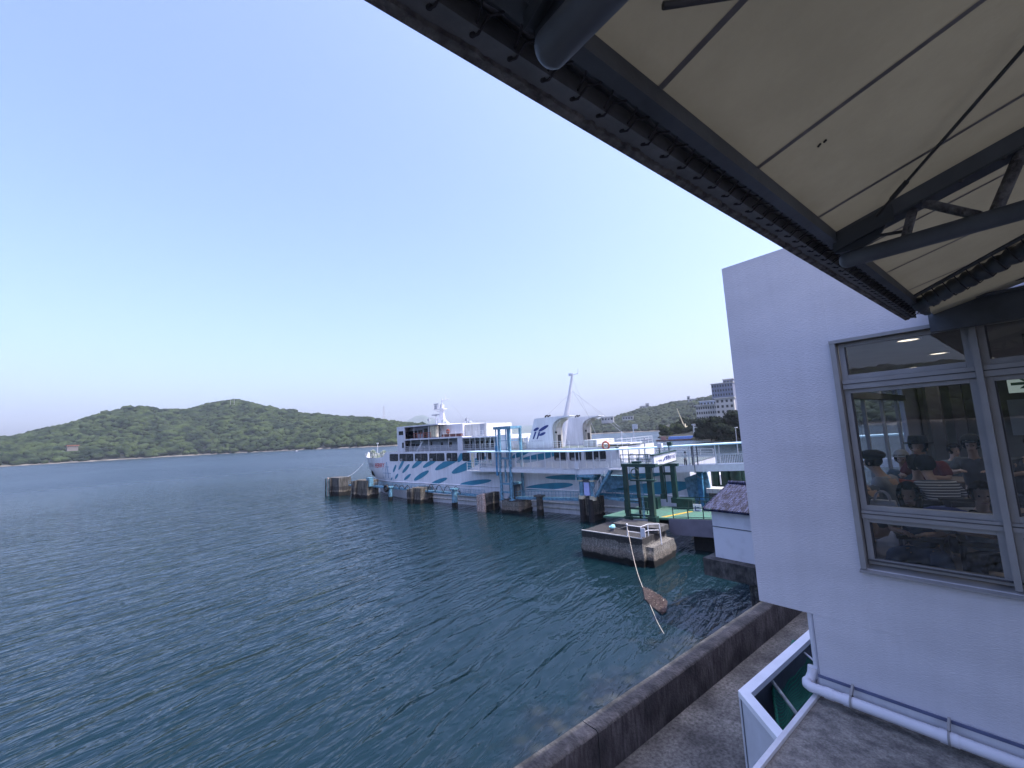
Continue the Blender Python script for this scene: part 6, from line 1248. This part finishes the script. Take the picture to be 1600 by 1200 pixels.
mb = MB(); k_ = [A1+e1*.15+e2*.15, B1+e2*.15, B1+e2*2, A4+e1*.15]; mb.prism([Vector((p.x, p.y, GZ+.02)) for p in k_], (0, 0, 0), (0, 0, .03)); mb.build('floor_panel', M['black'], bx)
# netting: a draped translucent green sheet with ridges
def netmat():
    G = bpy.data.materials.new('green_net'); G.use_nodes = True; n = G.node_tree; p = n.nodes['Principled BSDF']; p.inputs['Base Color'].default_value = (.010, .17, .11, 1); p.inputs['Roughness'].default_value = .8
    g = nd(n, 'ShaderNodeNewGeometry'); w1 = nd(n, 'ShaderNodeTexWave'); w1.inputs['Scale'].default_value = 16; w1.bands_direction = 'X'; w2 = nd(n, 'ShaderNodeTexWave'); w2.inputs['Scale'].default_value = 16; w2.bands_direction = 'Y'
    n.links.new(g.outputs['Position'], w1.inputs[0]); n.links.new(g.outputs['Position'], w2.inputs[0]); mx = nd(n, 'ShaderNodeMath', operation='MAXIMUM'); n.links.new(w1.outputs['Fac'], mx.inputs[0]); n.links.new(w2.outputs['Fac'], mx.inputs[1])
    r = nd(n, 'ShaderNodeMapRange'); r.inputs['From Min'].default_value = .55; r.inputs['From Max'].default_value = .8; r.inputs['To Min'].default_value = .25; r.inputs['To Max'].default_value = .85; n.links.new(mx.outputs[0], r.inputs['Value']); n.links.new(r.outputs[0], p.inputs['Alpha'])
    return G
M['net'] = netmat()
nt_ = thing('green_net', 'green net bunched and draped over a white pole inside the enclosure', 'net', (A1.x+1, A1.y-.5, ZN-.3))
c00 = onZ(1206, 1056, ZN-.2); c01 = onZ(1242, 1004, ZN-.12); c10 = onZ(1216, 1152, ZN-.75); c11 = onZ(1300, 1050, ZN-.6)
def netp(u, v):
    p = c00.lerp(c01, u).lerp(c10.lerp(c11, u), v); fold = math.sin(u*17+v*3)*.035*(.3+v)+.05*noise.noise(Vector((u*4, v*4, 2)))
    return p+Vector((.02*math.sin(v*8+u*3), .02*math.sin(u*9), fold-.22*math.sin(math.pi*u)*math.sin(math.pi*min(1, v*1.1))))
mb = MB(); n1, n2 = 44, 34; mb.add([netp(i/n1, j/n2) for i in range(n1+1) for j in range(n2+1)], [(i*(n2+1)+j, (i+1)*(n2+1)+j, (i+1)*(n2+1)+j+1, i*(n2+1)+j+1) for i in range(n1) for j in range(n2)], 0, True); mb.build('mesh_sheet', M['net'], nt_)
ng = mat('green_net_bunched', (.012, .19, .12), .85, .3, 25, bump=.8, bscale=60); mb = MB()
q0 = onZ(1240, 1003, ZN-.1); q1 = onZ(1218, 1048, ZN-.15); q2 = onZ(1205, 1055, ZN-.2); q3 = onZ(1218, 1150, ZN-.6); q4 = onZ(1272, 1005, ZN-.1)
mb.tube([q4, q0, q0.lerp(q1, .5)+Vector((0, 0, -.08)), q1, q2, q2.lerp(q3, .5)+Vector((0, 0, -.1)), q3], .04, 7, r2=.025); mb.build('bunched_edge', ng, nt_)
q = thing('pole', 'weathered white pole lying across the net inside the enclosure', 'pole', tuple(onZ(1230, 1090, ZN-.4))); MB().tube([onZ(1201, 1057, ZN-.12), onZ(1252, 1125, ZN-.5)], .028, 8).build('shaft', mat('weathered_white_pole', (.5, .52, .5), .7, .25, 8), q)
q = thing('pole', 'short pale stick poking out at the far end of the green net', 'pole', tuple(onZ(1265, 1030, ZN-.2))); MB().tube([onZ(1257, 1020, ZN-.15), onZ(1276, 1036, ZN-.15)], .018, 8).build('shaft', M['white_rail'], q)

# ================================================================== CANOPY OVERHEAD
e = onX(1432, 500, WX-.33); ZCn = e.z; 
yo = onZ(900, 188.7, ZCn).y; ye = onZ(996, 204, ZCn).y; ym_ = onZ(1166, 276, ZCn).y; XE_ = onZ(1425, 497, ZCn).x; print('dbg', [tuple(round(c,2) for c in onZ(*q,0)) for q in ((20,1185),(300,1060),(100,1000),(330,905))]); print('canopy', ZCn, yo, ye, ym_, XE_)
cn = thing('canopy', 'dark steel framed canopy with a taut beige fabric roof overhead', 'canopy', (2, yo, ZCn))
SL = math.tan(R_(15.0)); YB = -5.5
def mz(y): return ZCn+.06+SL*(ym_-y)
# fascia: outer rusty lip, flat soffit plate, slots and lacing
mb = MB(); X0 = -4.0
mb.box(X0, XE_, ye+.015, yo-.018, ZCn, ZCn+.012); mb.box(X0, XE_, yo-.012, yo, ZCn-.004, ZCn+.14); mb.box(X0, XE_, ye+.003, ye+.015, ZCn-.006, ZCn+.05); mb.build('fascia_plate', mat('fascia_grey_steel', (.15, .16, .18), .6, .12, 5, bump=.2, fine=.15, fscale=8), cn)
mb = MB(); N_ = 900; vs = []
for i in range(N_+1):
    x = X0+(XE_-X0)*i/N_; wv = .007*noise.noise(Vector((x*9, 0, 0)))+.010*noise.noise(Vector((x*41, 3, 0))); vs += [(x, yo+.004, ZCn-.012), (x, yo-.022+wv, ZCn-.010), (x, yo-.026+wv, ZCn+.001), (x, yo+.004, ZCn+.02)]
mb.add(vs, [(i*4+j, (i+1)*4+j, (i+1)*4+(j+1) % 4, i*4+(j+1) % 4) for i in range(N_) for j in range(4)]); mb.build('rusty_lip', M['rust'], cn)
for x in (.27, 2.55, 4.2): MB().box(x-.004, x+.004, ye+.0155, yo-.018, ZCn-.003, ZCn-.0005).build('joint', M['alu_dark'], cn)
# edge tube wrapped in the membrane hem, laced to eyelets
mb = MB(); yt = (ye+ym_)/2-.005
vs = []; N_ = 300
for i in range(N_+1):
    x = X0+(XE_+.03-X0)*i/N_; rr = .038+.003*noise.noise(Vector((x*11, 2, 0)))+.002*math.sin(x*2*math.pi/.113)
    for j in range(10): a_ = 2*math.pi*j/10; vs.append((x, yt+rr*math.cos(a_)*.75, ZCn+.055+rr*math.sin(a_)))
mb.add(vs, [(i*10+j, i*10+(j+1) % 10, (i+1)*10+(j+1) % 10, (i+1)*10+j) for i in range(N_) for j in range(10)], 0, True); mb.build('edge_tube', M['steel_dark'], cn)
mb = MB(); mb.box(X0, XE_, ym_-.012, yt-.008, ZCn+.002, ZCn+.012); mb.box(X0, XE_, ym_-.012, ym_-.008, ZCn+.012, ZCn+.07); mb.box(X0, XE_, yt-.02, yo-.013, ZCn+.115, ZCn+.121); mb.box(X0, XE_, ye+.0, ye+.003, ZCn+.05, ZCn+.115); mb.build('hem_and_gap_backing', M['steel_dark'], cn)  # membrane hem, plus dark strips added to block the sky behind the lacing
lc = MB(); x = X0+.05; k = 0; holes = MB()
while x < XE_-.05:
    holes.tube([(x, ye+.028, ZCn-.0025), (x, ye+.028, ZCn-.0005)], .0075, 10); 
    lc.tube([(x, ye+.028, ZCn-.004), (x+.004, ye+.012, ZCn-.010), (x+.012, yt+.03, ZCn+.012), (x+.03, yt, ZCn+.008)], .0035, 5); lc.tube([(x, ye+.026, ZCn-.003), (x-.012, yt+.02, ZCn+.014), (x-.028, yt-.01, ZCn+.02)], .003, 5)
    lc.tube([(x+.03, yt, ZCn+.008), (x+.055, yt-.02, ZCn+.03)], .003, 5); x += .1085; k += 1
holes.build('eyelets', M['black'], cn); lc.build('lacing', M['rope_dark'], cn)
# membrane with welded seams
def membmat():
    G = mat('canopy_fabric', (.37, .345, .245), .85, .06, .9, bump=.05, bscale=60, fine=.05, fscale=5); n = G.node_tree; p = n.nodes['Principled BSDF']; out = n.nodes['Material Output']; tl = nd(n, 'ShaderNodeBsdfTranslucent'); mx = nd(n, 'ShaderNodeMixShader'); mx.inputs[0].default_value = MEMB_T
    n.links.new([l for l in p.inputs['Base Color'].links][0].from_socket, tl.inputs[0]); n.links.new(p.outputs[0], mx.inputs[1]); n.links.new(tl.outputs[0], mx.inputs[2]); n.links.new(mx.outputs[0], out.inputs[0]); return G
MEMB_T = .052
M['membrane'] = membmat(); M['seam'] = mat('fabric_seam', (.17, .165, .17), .8)
mb = MB(); mb.add([(X0, ym_+.01, mz(ym_+.01)), (WX-.02, ym_+.01, mz(ym_+.01)), (WX-.02, YB, mz(YB)), (X0, YB, mz(YB)), (X0, ym_+.01, mz(ym_+.01)+.004), (WX-.02, ym_+.01, mz(ym_+.01)+.004), (WX-.02, YB, mz(YB)+.004), (X0, YB, mz(YB)+.004)], [(0, 1, 2, 3)]); mb.build('membrane', M['membrane'], cn)
def seamX(px, py):
    d = ray(px, py); t_ = (ZCn+.06+SL*ym_-H)/(d.z+SL*d.y); return EYE+d*t_
sx_ = [seamX(*q_).x for q_ in ((1014, 155), (1168, 273), (1265, 347), (1373, 431), (1410, 457))]; print('seams', sx_, [tuple(seamX(*q_)) for q_ in ((1160, 0), (1550, 0), (1600, 153))])
sx_ = sorted(sx_ + [sx_[0]-.63, sx_[0]-1.26]+[(sx_[2]+sx_[3])/2])
for x in sx_:
    MB().add([(x-.011, ym_, mz(ym_)-.003), (x+.011, ym_, mz(ym_)-.003), (x+.011, YB, mz(YB)-.003), (x-.011, YB, mz(YB)-.003)], [(0, 1, 2, 3)]).build('seam', M['seam'], cn)
for a_, b_ in (((1282, 223), (1278, 228)), ((1291, 217), (1287, 221)), ((860, 30), (853, 36))):
    p0, p1 = seamX(*a_), seamX(*b_); z_ = Vector((0, 0, -.004)); MB().tube([p0+z_, p1+z_], .004, 5).build('torn_spot', M['black'], cn)
# trusses
ZL = H+.81; XL = 2.72
def truss(xc):
    mb = MB(); r = .040; y0 = .56; mb.tube([(xc, y0, ZL), (xc, YB, ZL)], r, 18); mb.ico((xc, y0, ZL), r, 3, sc=(1, .8, 1)); mb.build('lower_chord', M['steel_grey'], cn)
    mb = MB(); tp_ = lambda y, o=0., dx=0.: (xc+dx, y, mz(y)+o)
    mb.beam(tp_(.60, -.04, -.01), tp_(YB, -.04, -.01), .05, .07); mb.build('upper_chord', M['steel_grey'], cn)
    mb = MB(); mb.beam(tp_(.60, -.080, .012), tp_(YB, -.080, .012), .10, .008); mb.build('chord_flange', M['steel_dark'], cn)
    mb = MB(); up = lambda y: Vector((xc, y, mz(y)-.085)); dn = lambda y: Vector((xc, y, ZL+.03))
    k = 0; y = ya1
    mb.beam(up(ya1), dn(ya2), .032, .032); mb.tube([up(yb1), dn(yb2)], .020, 8); mb.tube([up(yc1), dn(yc2)], .022, 8)
    y = yc1
    while y > YB+1: mb.tube([up(y), dn(y-.32)], .022, 8); mb.tube([up(y-.72), dn(y-.36)], .022, 8); y -= .78
    mb.build('web_member', M['rust'], cn)
    mb = MB(); p = Vector((xc, .46, ZL+.085)); mb.tube([p, (xc, ya2, ZL+.06)], .008, 6); mb.tube([(xc+.03, -.0, ZL-.01), (xc+.06, YB, ZL+.02)], .007, 6); mb.build('tie_rod', M['alu_dark'], cn)
    mb = MB()
    for i in range(12): y = .38-i*.13; mb.ico((xc-.03, y, mz(y)-.082), .011, 1)
    mb.build('bolts', M['alu_dark'], cn)
    mb = MB(); mb.prism([(xc, .60, mz(.6)-.01), (xc, .60, ZL+.05), (xc, .50, ZL+.04), (xc, .42, ZL+.07), (xc, .36, mz(.36)-.05)], (-.008, 0, 0), (.008, 0, 0)); mb.prism([(xc-.035, .6, mz(.6)-.02), (xc-.035, .6, mz(.6)-.10), (xc-.035, .35, mz(.35)-.10), (xc-.035, .35, mz(.35)-.02)], (-.004, 0, 0), (.004, 0, 0)); mb.build('gusset', M['steel_dark'], cn)
ya1, ya2 = onX(1427, 331, XL).y, onX(1415, 369, XL).y; yb1, yb2 = onX(1445, 319, XL).y, onX(1530, 338, XL).y; yc1, yc2 = onX(1600, 254, XL).y, onX(1556, 328, XL).y
print('web', ya1, ya2, yb1, yb2, yc1, yc2)
truss(.60); truss(XL); truss(.60-(XL-.60))
def onM(px, py, off): d = ray(px, py); t_ = (ZCn+.06-off+SL*ym_-H)/(d.z+SL*d.y); return EYE+d*t_
mb = MB(); a_ = onM(1370, 337, .04); b_ = onM(1600, 75, .04); mb.tube([a_, b_+(b_-a_)*1.2], .0065, 6); m_ = a_.lerp(b_, .22); dn_ = (b_-a_).normalized(); mb.tube([m_-dn_*.055, m_+dn_*.055], .011, 6)
a_ = onM(1036, 9, .04); b_ = onM(1150, -8, .04); mb.tube([a_, b_+(b_-a_)*4], .009, 6); mb.build('bracing_rod', M['alu_dark'], cn)
# end member laced along the wall, and the header beam
e0_ = onM(1434, 478, .07); e1_ = onM(1600, 391, .07); print('end tube', e0_, e1_); ed = (e1_-e0_); el = ed.length; ed = ed.normalized(); es = ed.cross(Vector((0, 0, 1))).normalized(); eu = es.cross(ed)
mb = MB(); vs = []; N_ = 150
for i in range(N_+1):
    p = e0_+ed*(el*3.5*i/N_); rr = .058+.007*math.sin(i*1.15)+.006*noise.noise(Vector((i*.5, 0, 0)))
    for j in range(12): a__ = 2*math.pi*j/12; vs.append(p+es*rr*math.cos(a__)+eu*rr*math.sin(a__))
mb.add(vs, [(i*12+j, i*12+(j+1) % 12, (i+1)*12+(j+1) % 12, (i+1)*12+j) for i in range(N_) for j in range(12)], 0, True)
for k_ in (-1, 1): mb.beam(e0_+es*.10*k_+eu*.045, e0_+es*.10*k_+eu*.045+ed*el*3.5, .045, .012)
mb.build('laced_end_tube', M['steel_dark'], cn)
lc = MB()
for i in range(44): p = e0_+ed*(.08+i*.085); lc.tube([p-es*.09+eu*.04, p-es*.055-eu*.035+ed*.02, p-eu*.066+ed*.03, p+es*.055-eu*.03+ed*.045, p+es*.09+eu*.04+ed*.05], .004, 5)
lc.build('end_lacing', M['rope_dark'], cn)
h0 = onX(1447, 478, WX-.12); h1 = onX(1447, 520, WX-.12); print('header', h0, h1)
MB().box(WX-.12, WX-.04, YR, h0.y, h1.z, h0.z).box(WX-.2, WX-.121, YR, h0.y-.002, h0.z-.02, h0.z).build('header_beam', M['steel_dark'], cn)
MB().tube([(WX-.24, h0.y, h0.z+.06), (WX-.24, YB, h0.z+.10)], .02, 6).build('header_rod', M['alu_dark'], cn)
# the deck the photographer stands on
dk_ = thing('viewing_deck', 'grey steel framed viewing deck under the canopy', 'deck', (-2, 0, ZF)); MB().box(-4, .45, -5.5, .55, ZF-.3, ZF-.15).build('deck_slab', M['concrete'], dk_)
for x in (-3.6, .1): MB().beam((x, -.3, GZ), (x, -.3, ZF-.3), .2).build('column', M['steel_grey'], dk_)

# ================================================================== HAZE
hz = bpy.data.materials.new('haze_air'); hz.use_nodes = True; n = hz.node_tree; n.nodes.remove(n.nodes['Principled BSDF']); v = nd(n, 'ShaderNodeVolumePrincipled'); v.inputs['Color'].default_value = (.80, .90, 1, 1); v.inputs['Density'].default_value = .00008; v.inputs['Anisotropy'].default_value = .2
n.links.new(v.outputs[0], n.nodes['Material Output'].inputs['Volume'])
mb = MB(); mb.box(-8500, 8500, -2500, 9500, -3, 600); h_ = mb.build('haze', hz); h_['kind'] = 'stuff'; h_['label'] = 'thin summer haze over the bay'
